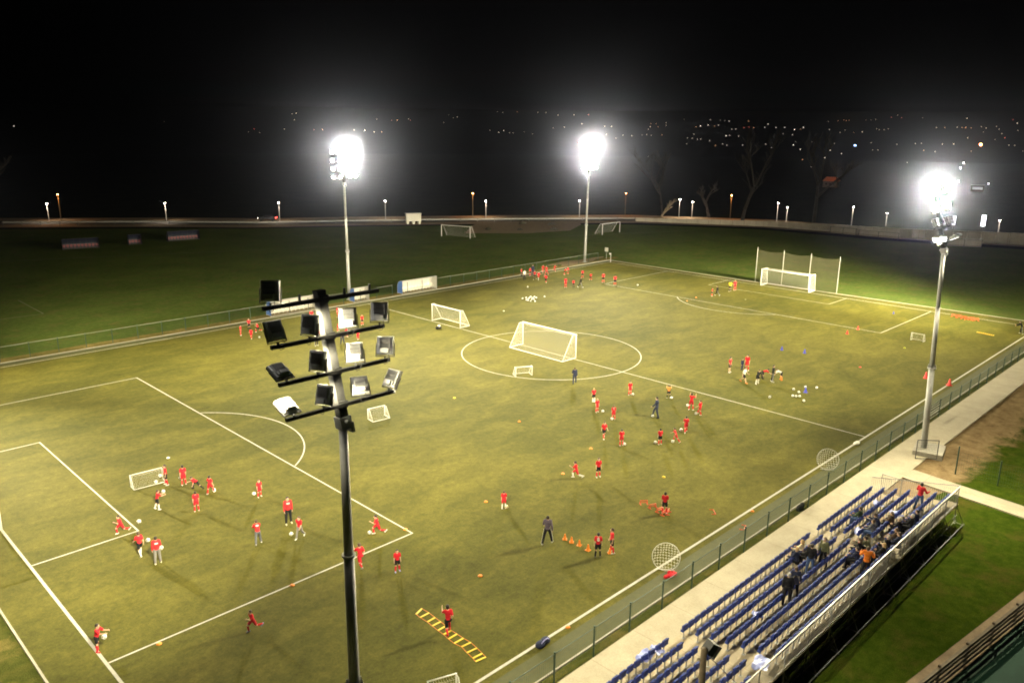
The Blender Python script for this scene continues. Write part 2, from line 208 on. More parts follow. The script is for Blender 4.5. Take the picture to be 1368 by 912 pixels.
# ------------------------------------------------------------------ helpers
class MB:
    def __init__(s): s.v=[]; s.f=[]; s.m=[]
    def quad(s,a,b,c,d,mi=0):
        n=len(s.v); s.v+= [tuple(a),tuple(b),tuple(c),tuple(d)]; s.f.append((n,n+1,n+2,n+3)); s.m.append(mi)
    def poly(s,pts,mi=0):
        n=len(s.v); s.v+=[tuple(p) for p in pts]; s.f.append(tuple(range(n,n+len(pts)))); s.m.append(mi)
    def box(s,c,size,M=None,mi=0,taper=1.0):
        n=len(s.v); hx,hy,hz=size[0]/2,size[1]/2,size[2]/2
        for z in (-1,1):
            t=taper if z>0 else 1
            for x,y in ((-1,-1),(1,-1),(1,1),(-1,1)):
                p=V((x*hx*t,y*hy*t,z*hz))
                if M is not None: p=M@p
                s.v.append(tuple(p+V(c)))
        for q in ((3,2,1,0),(4,5,6,7),(0,1,5,4),(1,2,6,5),(2,3,7,6),(3,0,4,7)):
            s.f.append(tuple(n+i for i in q)); s.m.append(mi)
    def tube(s,a,b,r0,r1=None,seg=8,mi=0,caps=True):
        a=V(a); b=V(b); r1=r0 if r1 is None else r1
        d=(b-a)
        if d.length<1e-6: return
        d.normalize(); u=d.orthogonal().normalized(); w=d.cross(u); n=len(s.v)
        for p,r in ((a,r0),(b,r1)):
            for i in range(seg):
                t=2*PI*i/seg; s.v.append(tuple(p+u*math.cos(t)*r+w*math.sin(t)*r))
        for i in range(seg):
            j=(i+1)%seg; s.f.append((n+i,n+j,n+seg+j,n+seg+i)); s.m.append(mi)
        if caps:
            s.f.append(tuple(n+i for i in reversed(range(seg)))); s.m.append(mi)
            s.f.append(tuple(n+seg+i for i in range(seg))); s.m.append(mi)
    def path(s,pts,r,seg=6,mi=0):
        for a,b in zip(pts,pts[1:]): s.tube(a,b,r,r,seg,mi)
    def lathe(s,prof,seg=16,c=(0,0,0),mi=0):
        n=len(s.v); k=len(prof)
        for r,z in prof:
            for i in range(seg):
                t=2*PI*i/seg; s.v.append((c[0]+r*math.cos(t),c[1]+r*math.sin(t),c[2]+z))
        for j in range(k-1):
            for i in range(seg):
                i2=(i+1)%seg; s.f.append((n+j*seg+i,n+j*seg+i2,n+(j+1)*seg+i2,n+(j+1)*seg+i)); s.m.append(mi)
        s.f.append(tuple(n+i for i in reversed(range(seg)))); s.m.append(mi)
        s.f.append(tuple(n+(k-1)*seg+i for i in range(seg))); s.m.append(mi)
    def ell(s,c,r,seg=10,rings=7,M=None,mi=0):
        n=len(s.v); c=V(c)
        for j in range(1,rings):
            a=PI*j/rings
            for i in range(seg):
                t=2*PI*i/seg; p=V((r[0]*math.sin(a)*math.cos(t),r[1]*math.sin(a)*math.sin(t),r[2]*math.cos(a)))
                if M is not None: p=M@p
                s.v.append(tuple(c+p))
        for sg in (1,-1):
            p=V((0,0,r[2]*sg)); p=M@p if M is not None else p
            s.v.append(tuple(c+p))
        tp=n+(rings-1)*seg
        for j in range(rings-2):
            for i in range(seg):
                i2=(i+1)%seg; s.f.append((n+j*seg+i,n+(j+1)*seg+i,n+(j+1)*seg+i2,n+j*seg+i2)); s.m.append(mi)
        for i in range(seg):
            i2=(i+1)%seg; s.f.append((tp,n+i,n+i2)); s.m.append(mi)
            k=n+(rings-2)*seg; s.f.append((tp+1,k+i2,k+i)); s.m.append(mi)
    def cap(s,a,ra,b,rb,mi=0,seg=10):
        a=V(a); b=V(b); s.tube(a,b,ra,rb,seg,mi)
        s.ell(a,(ra,ra,ra),seg,6,None,mi); s.ell(b,(rb,rb,rb),seg,6,None,mi)
    def add(s,o,M=None):
        n=len(s.v); s.v+=[tuple(M@V(p)) if M is not None else p for p in o.v]
        s.f+=[tuple(n+i for i in f) for f in o.f]; s.m+=o.m
    def mesh(s,name,mats,smooth=False):
        me=bpy.data.meshes.new(name); me.from_pydata(s.v,[],s.f)
        for m in (mats if isinstance(mats,(list,tuple)) else [mats]): me.materials.append(m)
        me.polygons.foreach_set('material_index',s.m)
        if smooth: me.polygons.foreach_set('use_smooth',[True]*len(s.f))
        me.update(); return me

def ob(name,me,parent=None,loc=None,rotz=None):
    o=bpy.data.objects.new(name,me); COL.objects.link(o)
    if parent is not None: o.parent=parent
    if loc is not None: o.location=loc
    if rotz is not None: o.rotation_euler=(0,0,rotz)
    return o
def tag(o,label,cat,group=None,kind=None):
    if label: o['label']=label
    if cat: o['category']=cat
    if group: o['group']=group
    if kind: o['kind']=kind
    return o
def thing(name,label,cat,loc=(0,0,0),rotz=0,group=None):
    o=bpy.data.objects.new(name,None); COL.objects.link(o); o.location=loc; o.rotation_euler=(0,0,rotz); o.empty_display_size=.2
    return tag(o,label,cat,group)
def struct(name,me):
    o=ob(name,me); o['kind']='structure'; return o
def copy_tree(o,parent=None):
    c=o.copy(); COL.objects.link(c)
    if parent is not None: c.parent=parent
    for ch in list(o.children): copy_tree(ch,c)
    return c
def remesh(mb,voxel,name,mats,post=None,smooth_it=2):
    me=mb.mesh('tmp',mats if isinstance(mats,(list,tuple)) else [mats]); o=bpy.data.objects.new('tmp',me); COL.objects.link(o)
    r=o.modifiers.new('r','REMESH'); r.mode='VOXEL'; r.voxel_size=voxel
    if smooth_it:
        sm=o.modifiers.new('s','SMOOTH'); sm.iterations=smooth_it; sm.factor=.5
    dg=bpy.context.evaluated_depsgraph_get(); dg.update()
    ev=o.evaluated_get(dg); m2=ev.to_mesh()
    out=MB(); out.v=[tuple(v.co) for v in m2.vertices]; out.f=[tuple(p.vertices) for p in m2.polygons]; out.m=[0]*len(out.f)
    ev.to_mesh_clear(); bpy.data.objects.remove(o); bpy.data.meshes.remove(me)
    if post is not None: out.add(post)
    return out.mesh(name,mats,True)

# ------------------------------------------------------------------ materials
def nt(name):
    m=bpy.data.materials.new(name); m.use_nodes=True; t=m.node_tree; return m,t,t.nodes['Principled BSDF']
def N(t,ty,**kw):
    n=t.nodes.new(ty)
    for k,v in kw.items(): setattr(n,k,v)
    return n
def noise(t,vec,scale,detail=4,rough=.6,dist=0):
    n=N(t,'ShaderNodeTexNoise'); n.inputs['Scale'].default_value=scale; n.inputs['Detail'].default_value=detail
    n.inputs['Roughness'].default_value=rough; n.inputs['Distortion'].default_value=dist
    if vec is not None: t.links.new(vec,n.inputs['Vector'])
    return n.outputs['Fac']
def ramp(t,fac,stops):
    r=N(t,'ShaderNodeValToRGB'); e=r.color_ramp.elements
    while len(e)<len(stops): e.new(.5)
    for k,(p,c) in enumerate(stops): e[k].position=p; e[k].color=(*c,1)
    t.links.new(fac,r.inputs['Fac']); return r.outputs['Color']
def mixc(t,fac,a,b,mode='MIX'):
    n=N(t,'ShaderNodeMix',data_type='RGBA',blend_type=mode)
    for sock,val in ((n.inputs[0],fac),(n.inputs[6],a),(n.inputs[7],b)):
        if hasattr(val,'is_linked'): t.links.new(val,sock)
        elif isinstance(val,(int,float)): sock.default_value=val
        else: sock.default_value=(*val,1)
    return n.outputs[2]
def obj_coord(t,scale=(1,1,1),rot=(0,0,0)):
    c=N(t,'ShaderNodeTexCoord'); mp=N(t,'ShaderNodeMapping'); mp.inputs['Scale'].default_value=scale; mp.inputs['Rotation'].default_value=rot
    t.links.new(c.outputs['Object'],mp.inputs['Vector']); return mp.outputs['Vector']
def bump(t,b,fac,strength=.3,dist=.02):
    n=N(t,'ShaderNodeBump'); n.inputs['Strength'].default_value=strength; n.inputs['Distance'].default_value=dist
    t.links.new(fac,n.inputs['Height']); t.links.new(n.outputs['Normal'],b.inputs['Normal'])
def plain(name,col,rough=.6,metal=0,var=.15,scale=6,spec=.5,bmp=0):
    m,t,b=nt(name); v=obj_coord(t); f=noise(t,v,scale)
    c=ramp(t,f,[(.25,tuple(x*(1-var) for x in col)),(.75,tuple(min(1,x*(1+var)) for x in col))])
    t.links.new(c,b.inputs['Base Color']); b.inputs['Roughness'].default_value=rough; b.inputs['Metallic'].default_value=metal
    b.inputs['Specular IOR Level'].default_value=spec
    if bmp: bump(t,b,noise(t,v,scale*6),bmp)
    return m
def glow(name,col,s):
    m,t,b=nt(name); b.inputs['Base Color'].default_value=(.8,.8,.8,1); b.inputs['Emission Color'].default_value=(*col,1); b.inputs['Emission Strength'].default_value=s
    f=noise(t,obj_coord(t),3); 
    r=N(t,'ShaderNodeMapRange'); r.inputs['To Min'].default_value=s*.85; r.inputs['To Max'].default_value=s*1.15; t.links.new(f,r.inputs['Value']); t.links.new(r.outputs[0],b.inputs['Emission Strength'])
    return m

def turf_mat():
    m,t,b=nt('artificial_turf'); v=obj_coord(t)
    vs=obj_coord(t,(.42,.8,1),(0,0,math.radians(35)))
    big=noise(t,v,.045,3,.5); mid=noise(t,vs,.55,5,.62,.6); sml=noise(t,v,2.2,4,.7); grain=noise(t,v,26,3,.7)
    c=ramp(t,mid,[(.30,(.055,.055,.009)),(.5,(.086,.081,.014)),(.70,(.140,.125,.023))])
    c=mixc(t,.40,c,ramp(t,big,[(.38,(.052,.056,.009)),(.62,(.132,.117,.021))]))
    c=mixc(t,.55,c,ramp(t,sml,[(.32,(.62,.63,.62)),(.68,(1.32,1.31,1.32))]),'MULTIPLY')
    c=mixc(t,.6,c,ramp(t,grain,[(.3,(.62,.64,.6)),(.7,(1.36,1.34,1.36))]),'MULTIPLY')
    c=mixc(t,.75,c,ramp(t,noise(t,v,7.5,3,.8),[(.3,(.70,.71,.70)),(.7,(1.30,1.29,1.3))]),'MULTIPLY')
    t.links.new(c,b.inputs['Base Color']); b.inputs['Roughness'].default_value=.9; b.inputs['Specular IOR Level'].default_value=.1
    bump(t,b,grain,.5,.02); return m
def grass_mat(name,lo,hi,dry=None,dirt=None):
    m,t,b=nt(name); v=obj_coord(t)
    big=noise(t,v,.12,4,.6); sml=noise(t,v,1.6,5,.7); grain=noise(t,v,18,4,.75)
    c=ramp(t,sml,[(.3,lo),(.72,hi)])
    if dry: c=mixc(t,ramp(t,noise(t,v,.5,5,.7),[(.5,(0,0,0)),(.72,(.8,.8,.8))]),c,dry)
    c=mixc(t,.7,c,ramp(t,big,[(.3,(.7,.75,.7)),(.7,(1.25,1.2,1.15))]),'MULTIPLY')
    c=mixc(t,.8,c,ramp(t,grain,[(.3,(.5,.52,.5)),(.7,(1.45,1.45,1.4))]),'MULTIPLY')
    if dirt:      # worn bare soil spreading from the path edge (largest Y), broken up by noise
        sx=N(t,'ShaderNodeSeparateXYZ'); t.links.new(v,sx.inputs[0]); mr=N(t,'ShaderNodeMapRange'); mr.inputs['From Min'].default_value=dirt[0]; mr.inputs['From Max'].default_value=dirt[1]; mr.inputs['To Min'].default_value=-.42; mr.inputs['To Max'].default_value=.42; t.links.new(sx.outputs['Y'],mr.inputs['Value'])
        ad=N(t,'ShaderNodeMath',operation='ADD'); t.links.new(noise(t,v,.5,8,.75,.3),ad.inputs[0]); t.links.new(mr.outputs[0],ad.inputs[1])
        soil=mixc(t,.6,ramp(t,noise(t,v,1.1,6,.72),[(.3,(.13,.088,.042)),(.7,(.31,.225,.12))]),ramp(t,noise(t,v,9,4,.8),[(.3,(.7,.7,.7)),(.7,(1.3,1.3,1.3))]),'MULTIPLY')
        c=mixc(t,ramp(t,ad.outputs[0],[(.42,(0,0,0)),(.60,(1,1,1))]),c,soil)
    t.links.new(c,b.inputs['Base Color']); b.inputs['Roughness'].default_value=1; b.inputs['Specular IOR Level'].default_value=0
    bump(t,b,grain,.8,.05); return m
def stone_mat(name,lo,hi,scale=1.2,joints=None):
    m,t,b=nt(name); v=obj_coord(t); f=noise(t,v,scale,6,.7); g=noise(t,v,scale*14,4,.7)
    c=ramp(t,f,[(.3,lo),(.7,hi)]); c=mixc(t,.5,c,ramp(t,g,[(.3,(.75,.75,.75)),(.7,(1.2,1.2,1.2))]),'MULTIPLY')
    if joints:
        w=N(t,'ShaderNodeTexBrick'); w.inputs['Scale'].default_value=1; w.inputs['Brick Width'].default_value=joints[0]; w.inputs['Row Height'].default_value=joints[1]
        w.inputs['Mortar Size'].default_value=.012; w.inputs['Color1'].default_value=(1,1,1,1); w.inputs['Color2'].default_value=(.9,.9,.9,1); w.inputs['Mortar'].default_value=(.45,.42,.38,1); w.offset=0
        t.links.new(v,w.inputs['Vector']); c=mixc(t,.8,c,w.outputs['Color'],'MULTIPLY')
    t.links.new(c,b.inputs['Base Color']); b.inputs['Roughness'].default_value=.85; bump(t,b,g,.25,.01); return m

M={}
M['turf']=turf_mat()
M['field']=grass_mat('field_grass',(.060,.092,.020),(.104,.134,.034),dry=(.125,.105,.04))
M['lawn']=grass_mat('lawn_grass',(.022,.044,.004),(.058,.078,.009),dry=(.085,.068,.018))
M['verge']=grass_mat('verge_grass',(.05,.065,.016),(.11,.105,.03),dry=(.24,.18,.07))
M['dryverge']=grass_mat('dry_verge',(.10,.085,.025),(.22,.17,.06),dry=(.30,.22,.09))
M['edgeshade']=stone_mat('turf_border_shade',(.046,.050,.010),(.070,.072,.016),2.5)  # darker turf tone: shade and fence veil painted into the colour
M['dirtlawn']=grass_mat('bare_soil_lawn',(.022,.044,.004),(.058,.078,.009),dry=(.085,.068,.018),dirt=(-10.2,-5.4))
M['dirt']=stone_mat('bare_soil',(.14,.092,.046),(.29,.205,.11),1.3)
M['path']=stone_mat('concrete_path',(.36,.315,.22),(.47,.415,.30),.7,(3.0,6.0))
M['deck']=stone_mat('plywood_deck',(.36,.30,.20),(.47,.40,.28),1.5,(1.2,2.0))
M['kerb']=stone_mat('kerb_stone',(.30,.28,.23),(.42,.39,.33),2)
M['chalk']=stone_mat('line_white',(.36,.35,.31),(.55,.53,.48),3)
M['asphalt']=stone_mat('asphalt',(.04,.04,.04),(.07,.068,.065),.6)
M['wall']=stone_mat('wall_concrete',(.34,.30,.25),(.5,.45,.38),.35,(2.5,4))
M['court']=stone_mat('court_green',(.010,.06,.038),(.02,.085,.052),.6)
M['white']=plain('white_paint',(.80,.79,.76),.4,var=.06)
M['goalwhite']=plain('goal_white',(.70,.69,.65),.35,var=.05)
M['net']=plain('net_cord',(.72,.70,.64),.8,var=.08)
M['darknet']=plain('olive_net',(.10,.095,.048),.85,var=.15)
M['galv']=plain('galvanised_steel',(.38,.38,.37),.6,.2,.15,3)
M['galvdark']=plain('dark_steel',(.10,.10,.10),.5,.5,.15,3)
M['greenpost']=plain('green_post',(.018,.05,.032),.5,var=.2)
M['railpale']=plain('pale_rail',(.42,.42,.36),.5,var=.1)
M['alu']=plain('lamp_aluminium',(.76,.76,.73),.45,.0,.1,8)
M['fin']=plain('cooling_fin',(.30,.30,.29),.55,.3,.15,30)
M['black']=plain('black_plastic',(.012,.012,.013),.5,var=.3)
M['blueseat']=plain('seat_blue',(.042,.070,.29),.6,var=.25,spec=.2)
M['mastblack']=plain('black_mast_paint',(.022,.022,.021),.7,var=.3,scale=3,spec=.2)
M['bluepanel']=plain('blue_panel',(.07,.15,.42),.4,var=.1)
M['poly']=plain('polycarbonate',(.62,.60,.56),.25,var=.1)
M['pinkseat']=plain('seat_pink',(.20,.03,.05),.5)
M['navyshell']=plain('navy_shell',(.012,.015,.035),.5)
M['wood']=stone_mat('dark_timber',(.045,.030,.017),(.10,.07,.04),2.5)
M['pole_wood']=stone_mat('pole_timber',(.10,.075,.045),(.17,.13,.08),3)
M['orange']=plain('orange_plastic',(.85,.26,.03),.45,var=.08)
M['redorange']=plain('red_orange_plastic',(.78,.10,.035),.45,var=.08)
M['redcone']=plain('red_plastic',(.75,.05,.05),.45,var=.08)
M['yellow']=plain('yellow_plastic',(.80,.58,.03),.45,var=.08)
M['ygreen']=plain('yellow_green_plastic',(.60,.62,.05),.45,var=.08)
M['bluecone']=plain('blue_plastic',(.05,.06,.50),.45,var=.08)
M['palewhite']=plain('pale_plastic',(.78,.76,.66),.45,var=.05)
M['ball']=plain('football_white',(.80,.80,.77),.35,var=.04)
M['ballyel']=plain('football_yellow',(.78,.66,.38),.35,var=.04)
M['ballblk']=plain('football_black',(.03,.03,.035),.35)
M['paleblue']=plain('pale_blue_plastic',(.35,.40,.78),.35,var=.12)
M['bark']=stone_mat('bark',(.022,.018,.015),(.05,.042,.034),4)
M['barkpale']=stone_mat('pale_bark',(.16,.13,.08),(.27,.22,.14),4)
M['scrubland']=grass_mat('scrubland',(.010,.012,.008),(.022,.024,.014))
M['hill']=grass_mat('hillside',(.008,.010,.007),(.016,.018,.012))
M['leaf']=plain('scrub_leaf',(.06,.055,.03),.8,var=.4)
M['rooforange']=plain('roof_tile',(.45,.16,.06),.8,var=.2)
M['render']=stone_mat('house_render',(.14,.12,.10),(.2,.18,.15),1)
M['hutwhite']=plain('hut_white',(.72,.70,.64),.6,var=.08)
M['carpaint']=plain('car_paint',(.03,.03,.035),.25,.3)
M['glassdark']=plain('dark_glass',(.01,.01,.012),.1)
M['tyre']=plain('tyre_rubber',(.02,.02,.02),.8)
# clothes, skin, hair
def cloth(n,c): M[n]=plain(n,c,.85,var=.12,scale=14,spec=.2)
for n,c in dict(c_red=(.62,.022,.035),c_red2=(.50,.018,.03),c_redjk=(.55,.03,.035),c_black=(.014,.014,.017),c_navy=(.026,.032,.068),c_white=(.74,.73,.70),c_grey=(.20,.19,.18),c_purple=(.125,.10,.14),c_yellow=(.82,.66,.03),c_orange=(.86,.25,.06),c_green=(.045,.07,.035),c_jeans=(.06,.10,.22),c_olive=(.11,.115,.06),c_brown=(.08,.055,.04),c_crimson=(.42,.02,.09),c_cream=(.70,.63,.45),c_orangejk=(.62,.17,.02),c_bluew=(.42,.42,.80),c_greycoat=(.13,.135,.15)).items(): cloth(n,c)
M['skin']=plain('skin',(.56,.36,.25),.55,var=.08,scale=9); M['eye']=plain('eye_dark',(.02,.016,.014),.3)
for n,c in dict(h_dark=(.022,.016,.012),h_brown=(.07,.042,.024),h_blond=(.42,.29,.13),h_grey=(.45,.42,.38)).items(): M[n]=plain(n,c,.7,var=.3,scale=30)
LAMPC=(1.0,.895,.60)
M['lens']=glow('lit_floodlight_glass',(1.0,.95,.90),6)
M['streetglow']=glow('street_lamp_glass',(1,.86,.72),110); M['streetorange']=glow('sodium_lamp_glass',(1,.42,.12),70)
# ------------------------------------------------------------------ setting
PW=64.19; PL=100.58; CY=PW/2
def sheet(name,pts,z,mat):
    b=MB(); b.poly([(x,y,z) for x,y in pts]); return struct(name,b.mesh(name,mat))
def slab(name,pts,z0,z1,mat):
    b=MB(); b.poly([(x,y,z1) for x,y in pts])
    for (a,c) in zip(pts,pts[1:]+pts[:1]): b.quad((a[0],a[1],z0),(c[0],c[1],z0),(c[0],c[1],z1),(a[0],a[1],z1))
    return struct(name,b.mesh(name,mat))
sheet('ground',[(-160,-160),(1300,-160),(1300,1300),(-160,1300)],-.03,M['scrubland'])
sheet('field',[(-60,-40),(108,-40),(190,-15),(182,0),(174,20.5),(167,43),(164,72),(149,97),(126,115),(99,134),(76,148),(58,164),(33,183.5),(6,207),(-60,262)],-.015,M['field'])
# dark hillside with the distant town, a ring sector rising from 690 m to the horizon
b=MB(); cx,cy=-8.87,-21.19; ds=[690,760,850,950,1060,1170]; n=60
for i in range(n+1):
    a=math.radians(-14+118*i/n)
    for d in ds: b.v.append((cx+d*math.cos(a),cy+d*math.sin(a),(d-700)*.1+(.6*math.sin(a*40+d*.02) if d>800 else 0)-.4))
k=len(ds)
for i in range(n):
    for j in range(k-1):
        b.f.append((i*k+j,i*k+j+1,(i+1)*k+j+1,(i+1)*k+j)); b.m.append(0)
struct('hill',b.mesh('hill',M['hill'],True))
TX0,TX1,TY0,TY1=-2.15,102.2,-1.75,65.6
sheet('turf',[(TX0,TY0),(TX1+1.2,TY0),(TX1,40),(TX1,TY1),(TX0,TY1)],0.0,M['turf'])
# kerbs around the turf (a real step)
b=MB()
b.box(((TX0+TX1)/2+.6,TY0-.04,.03),(TX1-TX0+1.4,.08,.10)); b.box(((TX0+TX1)/2,TY1+.04,.03),(TX1-TX0+.3,.08,.10))
b.box((TX0-.05,(TY0+TY1)/2,.028),(.10,TY1-TY0,.09)); 
for (p,q) in (((TX1+1.25,TY0),(TX1+.05,40)),((TX1+.05,40),(TX1+.05,TY1))):
    p=V((*p,.028)); q=V((*q,.028)); d=q-p; R=Matrix.Rotation(math.atan2(d.y,d.x),3,'Z'); b.box((p+q)/2,(d.length,.1,.09),R)
struct('kerb',b.mesh('kerb',M['kerb']))
# pitch lines
b=MB(); Z=.004; LW=.092
def ln(x0,y0,x1,y1,w=LW):
    d=V((x1-x0,y1-y0)); d.normalize(); nx,ny=-d.y*w/2,d.x*w/2; ex,ey=d.x*w/2*0,d.y*0
    b.quad((x0+nx,y0+ny,Z),(x0-nx,y0-ny,Z),(x1-nx,y1-ny,Z),(x1+nx,y1+ny,Z))
h=LW/2
def arc(x,y,r,a0,a1,n):
    for i in range(n):
        t0=a0+(a1-a0)*i/n; t1=a0+(a1-a0)*(i+1)/n
        P=lambda t,rr:(x+rr*math.cos(t),y+rr*math.sin(t),Z)
        b.quad(P(t0,r-h),P(t0,r+h),P(t1,r+h),P(t1,r-h))
ln(-h,0,PL+h,0,.14); ln(-h,PW,PL+h,PW,.14); ln(0,h+.02,0,PW-h-.02,.14); ln(PL,h+.02,PL,PW-h-.02,.14)
cr=math.sqrt(9.15**2)
ln(PL/2,.08,PL/2,CY-9.15-h-.001); ln(PL/2,CY-9.15+h+.001,PL/2,CY+9.15-h-.001); ln(PL/2,CY+9.15+h+.001,PL/2,PW-.08); arc(PL/2,CY,9.15,0,2*PI,96)
for s,x in ((1,0),(-1,PL)):
    for dep,wd in ((16.5,20.16),(5.5,9.16)):
        for y in (CY-wd,CY+wd): ln(x+s*.08,y,x+s*(dep+h),y)
        ln(x+s*dep,CY-wd+h+.001,x+s*dep,CY+wd-h-.001)
    a=math.acos(5.5/9.15)*.985
    if s>0: arc(x+11,CY,9.15,-a,a,28)
    else: arc(x-11,CY,9.15,PI-a,PI+a,28)
for (x,y) in ((11,CY),(PL-11,CY),): b.poly([(x+.12*math.cos(t*PI/6),y+.12*math.sin(t*PI/6),Z) for t in range(12)])
struct('pitch_lines',b.mesh('pitch_lines',M['chalk']))
b=MB(); Z=-.010
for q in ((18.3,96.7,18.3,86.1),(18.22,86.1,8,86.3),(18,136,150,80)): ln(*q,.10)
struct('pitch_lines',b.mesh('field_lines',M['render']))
# verges, path, lawn
sheet('grass_strip',[(-12,-2.42),(140,-2.42),(140,-1.87),(-12,-1.87)],.003,M['verge'])
sheet('grass_strip',[(-12,65.75),(102.3,65.75),(106,66.4),(106,67.6),(-12,67.6)],.003,M['dryverge'])
sheet('turf_edge_shade',[(TX0+.1,TY0+.02),(TX1+1,TY0+.02),(TX1+.95,-.45),(TX0+.1,-.45)],.002,M['edgeshade'])  # dark sheet painting the shade between near touchline and kerb
sheet('turf_edge_shade',[(TX0+.1,PW+.42),(TX1-.1,PW+.42),(TX1-.1,TY1-.02),(TX0+.1,TY1-.02)],.002,M['edgeshade'])  # the same painted shade along the far touchline
slab('path',[(-14,-4.75),(140,-4.75),(140,-2.42),(-14,-2.42)],-.02,.09,M['path'])
slab('path',[(44.55,-4.752),(44.2,-8.7),(43.4,-15),(41,-34),(43,-34),(45.1,-15),(45.85,-9.0),(46.4,-4.752)],-.02,.085,M['path'])
sheet('lawn',[(-14,-4.76),(140,-4.76),(140,-40),(-14,-40)],.002,M['lawn'])
sheet('soil',[(46.35,-4.76),(45.75,-9.0),(44.9,-15),(140,-15),(140,-4.76)],.008,M['dirtlawn'])
sheet('soil',[(40.5,-4.76),(44.5,-4.76),(44.25,-7.4),(42.5,-7.0),(41.2,-6.0)],.012,M['dirt'])
sheet('soil',[(-14,3),(TX0-.1,8),(TX0-.1,19),(-14,23)],.003,M['verge'])
b=MB(); pts=[]
for i in range(26):
    a=2*PI*i/26; r=1+.22*math.sin(3*a+1)+.15*math.sin(5*a)
    pts.append((96.5+6.4*r*math.cos(a),68.4+1.6*r*math.sin(a)))
sheet('soil',pts,.006,M['dirt'])
# court behind the board fence, gravel strip on its lawn side
fa=V((14.0,-12.22)); fb=V((48.0,-16.9)); fd=(fb-fa).normalized(); fn=V((fd.y,-fd.x))
P_=lambda s,o:(fa.x+fd.x*s+fn.x*o,fa.y+fd.y*s+fn.y*o)
sheet('court',[P_(0,.12),P_(34.3,.12),P_(34.3,14),P_(0,14)],.012,M['court'])
sheet('gravel_strip',[P_(0,-.95),P_(0,.1),P_(34.3,.1),P_(34.3,-.95)],.010,M['dirt'])
# road, its verge and the rough patch beyond the far training field
RP=[V(p) for p in ((-30,246),(10,211.5),(37.8,187.3),(63,167.6),(80.4,150.8),(103.4,137.1),(130.5,118.1),(155.3,99.1),(171.2,72.1),(174.5,43.1),(181.6,20.8),(192,0),(205,-24))]
def offs(pts,o):
    r=[]
    for i,p in enumerate(pts):
        d=(pts[min(i+1,len(pts)-1)]-pts[max(i-1,0)]).normalized(); r.append(p+V((-d.y,d.x))*o)
    return r
def band(name,o0,o1,z,mat,pts=RP):
    A=offs(pts,o0); B=offs(pts,o1); b=MB()
    for i in range(len(pts)-1): b.quad((*A[i],z),(*A[i+1],z),(*B[i+1],z),(*B[i],z))
    return struct(name,b.mesh(name,mat))
band('road_verge',-3,2.2,.01,M['dirt']); band('road',2.6,9.5,.03,M['asphalt']); band('road_verge',9.9,16,.01,M['dirt'])
sheet('soil',[(108,110),(118,101),(129,98),(140,104),(146,111),(138,116),(126,124),(118,119)],.006,M['dirt'])

# ------------------------------------------------------------------ fences
def wire_panel(b,x0,x1,y,z0,z1,px=.12,pz=.2,r=.0021):
    n=int((x1-x0)/px)
    for i in range(1,n): b.box((x0+(x1-x0)*i/n,y,(z0+z1)/2),(r*2,r*2,z1-z0))
    m=int((z1-z0)/pz)
    for i in range(m+1): b.box(((x0+x1)/2,y+.006,z0+(z1-z0)*i/m),(x1-x0,r*2,r*2))
def fence(name,label,xs,y,h,gaps=(),pale=()):
    t=thing(name,label,'fence',(xs[0],y,0))
    x0=xs[0]
    for x in xs:
        p=MB(); p.box((x-x0,0,h/2+.03),(.06,.06,h+.06)); p.box((x-x0,0,h+.07),(.075,.075,.02)); ob('post',p.mesh('post',M['greenpost']),t)
    b=MB(); w=MB()
    for a,c in zip(xs,xs[1:]):
        if any(g0<(a+c)/2<g1 for g0,g1 in gaps): continue
        wire_panel(b,a-x0+.04,c-x0-.04,0,.06,h-.03)
        w.tube((a-x0,.0,h-.01),(c-x0,.0,h-.01),.017,None,6)
    ob('mesh_panel',b.mesh('mesh_panel',M['greenpost']),t); ob('top_rail',w.mesh('top_rail',M['greenpost' if y<0 else 'railpale']),t)
    return t
nf=fence('wire_fence','green wire mesh fence between the concrete path and the near touchline',[5.0+2.57*i for i in range(46)],-2.33,1.48)
b=MB()
for z in (.35,.6,.85,1.1,1.32): b.box((58.1-5.0+.0,.03,z),(2.2,.02,.07))
ob('white_slat',b.mesh('white_slat',M['white']),nf)
fence('wire_fence','green wire mesh fence behind the dugouts along the far touchline',[-6.6+2.6*i for i in range(42)],66.35,1.45,gaps=((37.0,44.2),(49.0,52.2),(57.0,63.8)))
# board fence by the court
t=thing('board_fence','dark wooden board fence beside the green court at lower right','fence',(fa.x,fa.y,0),math.atan2(fd.y,fd.x))
for z in (.16,.42,.68,.90):
    b=MB()
    for i in range(14):
        b.box((i*2.5+1.25,-.03+random.uniform(-.004,.004),z+random.uniform(-.008,.008)),(2.47,.035,.15),Matrix.Rotation(random.uniform(-.004,.004),3,'Y'))
    ob('board',b.mesh('board',M['wood']),t)
for i in range(15):
    b=MB(); b.box((i*2.5,.035,.54),(.10,.09,1.12)); ob('post',b.mesh('post',M['wood']),t)
b=MB(); b.box((17,0,1.0),(34.5,.13,.035)); ob('cap_rail',b.mesh('cap_rail',M['pole_wood']),t)
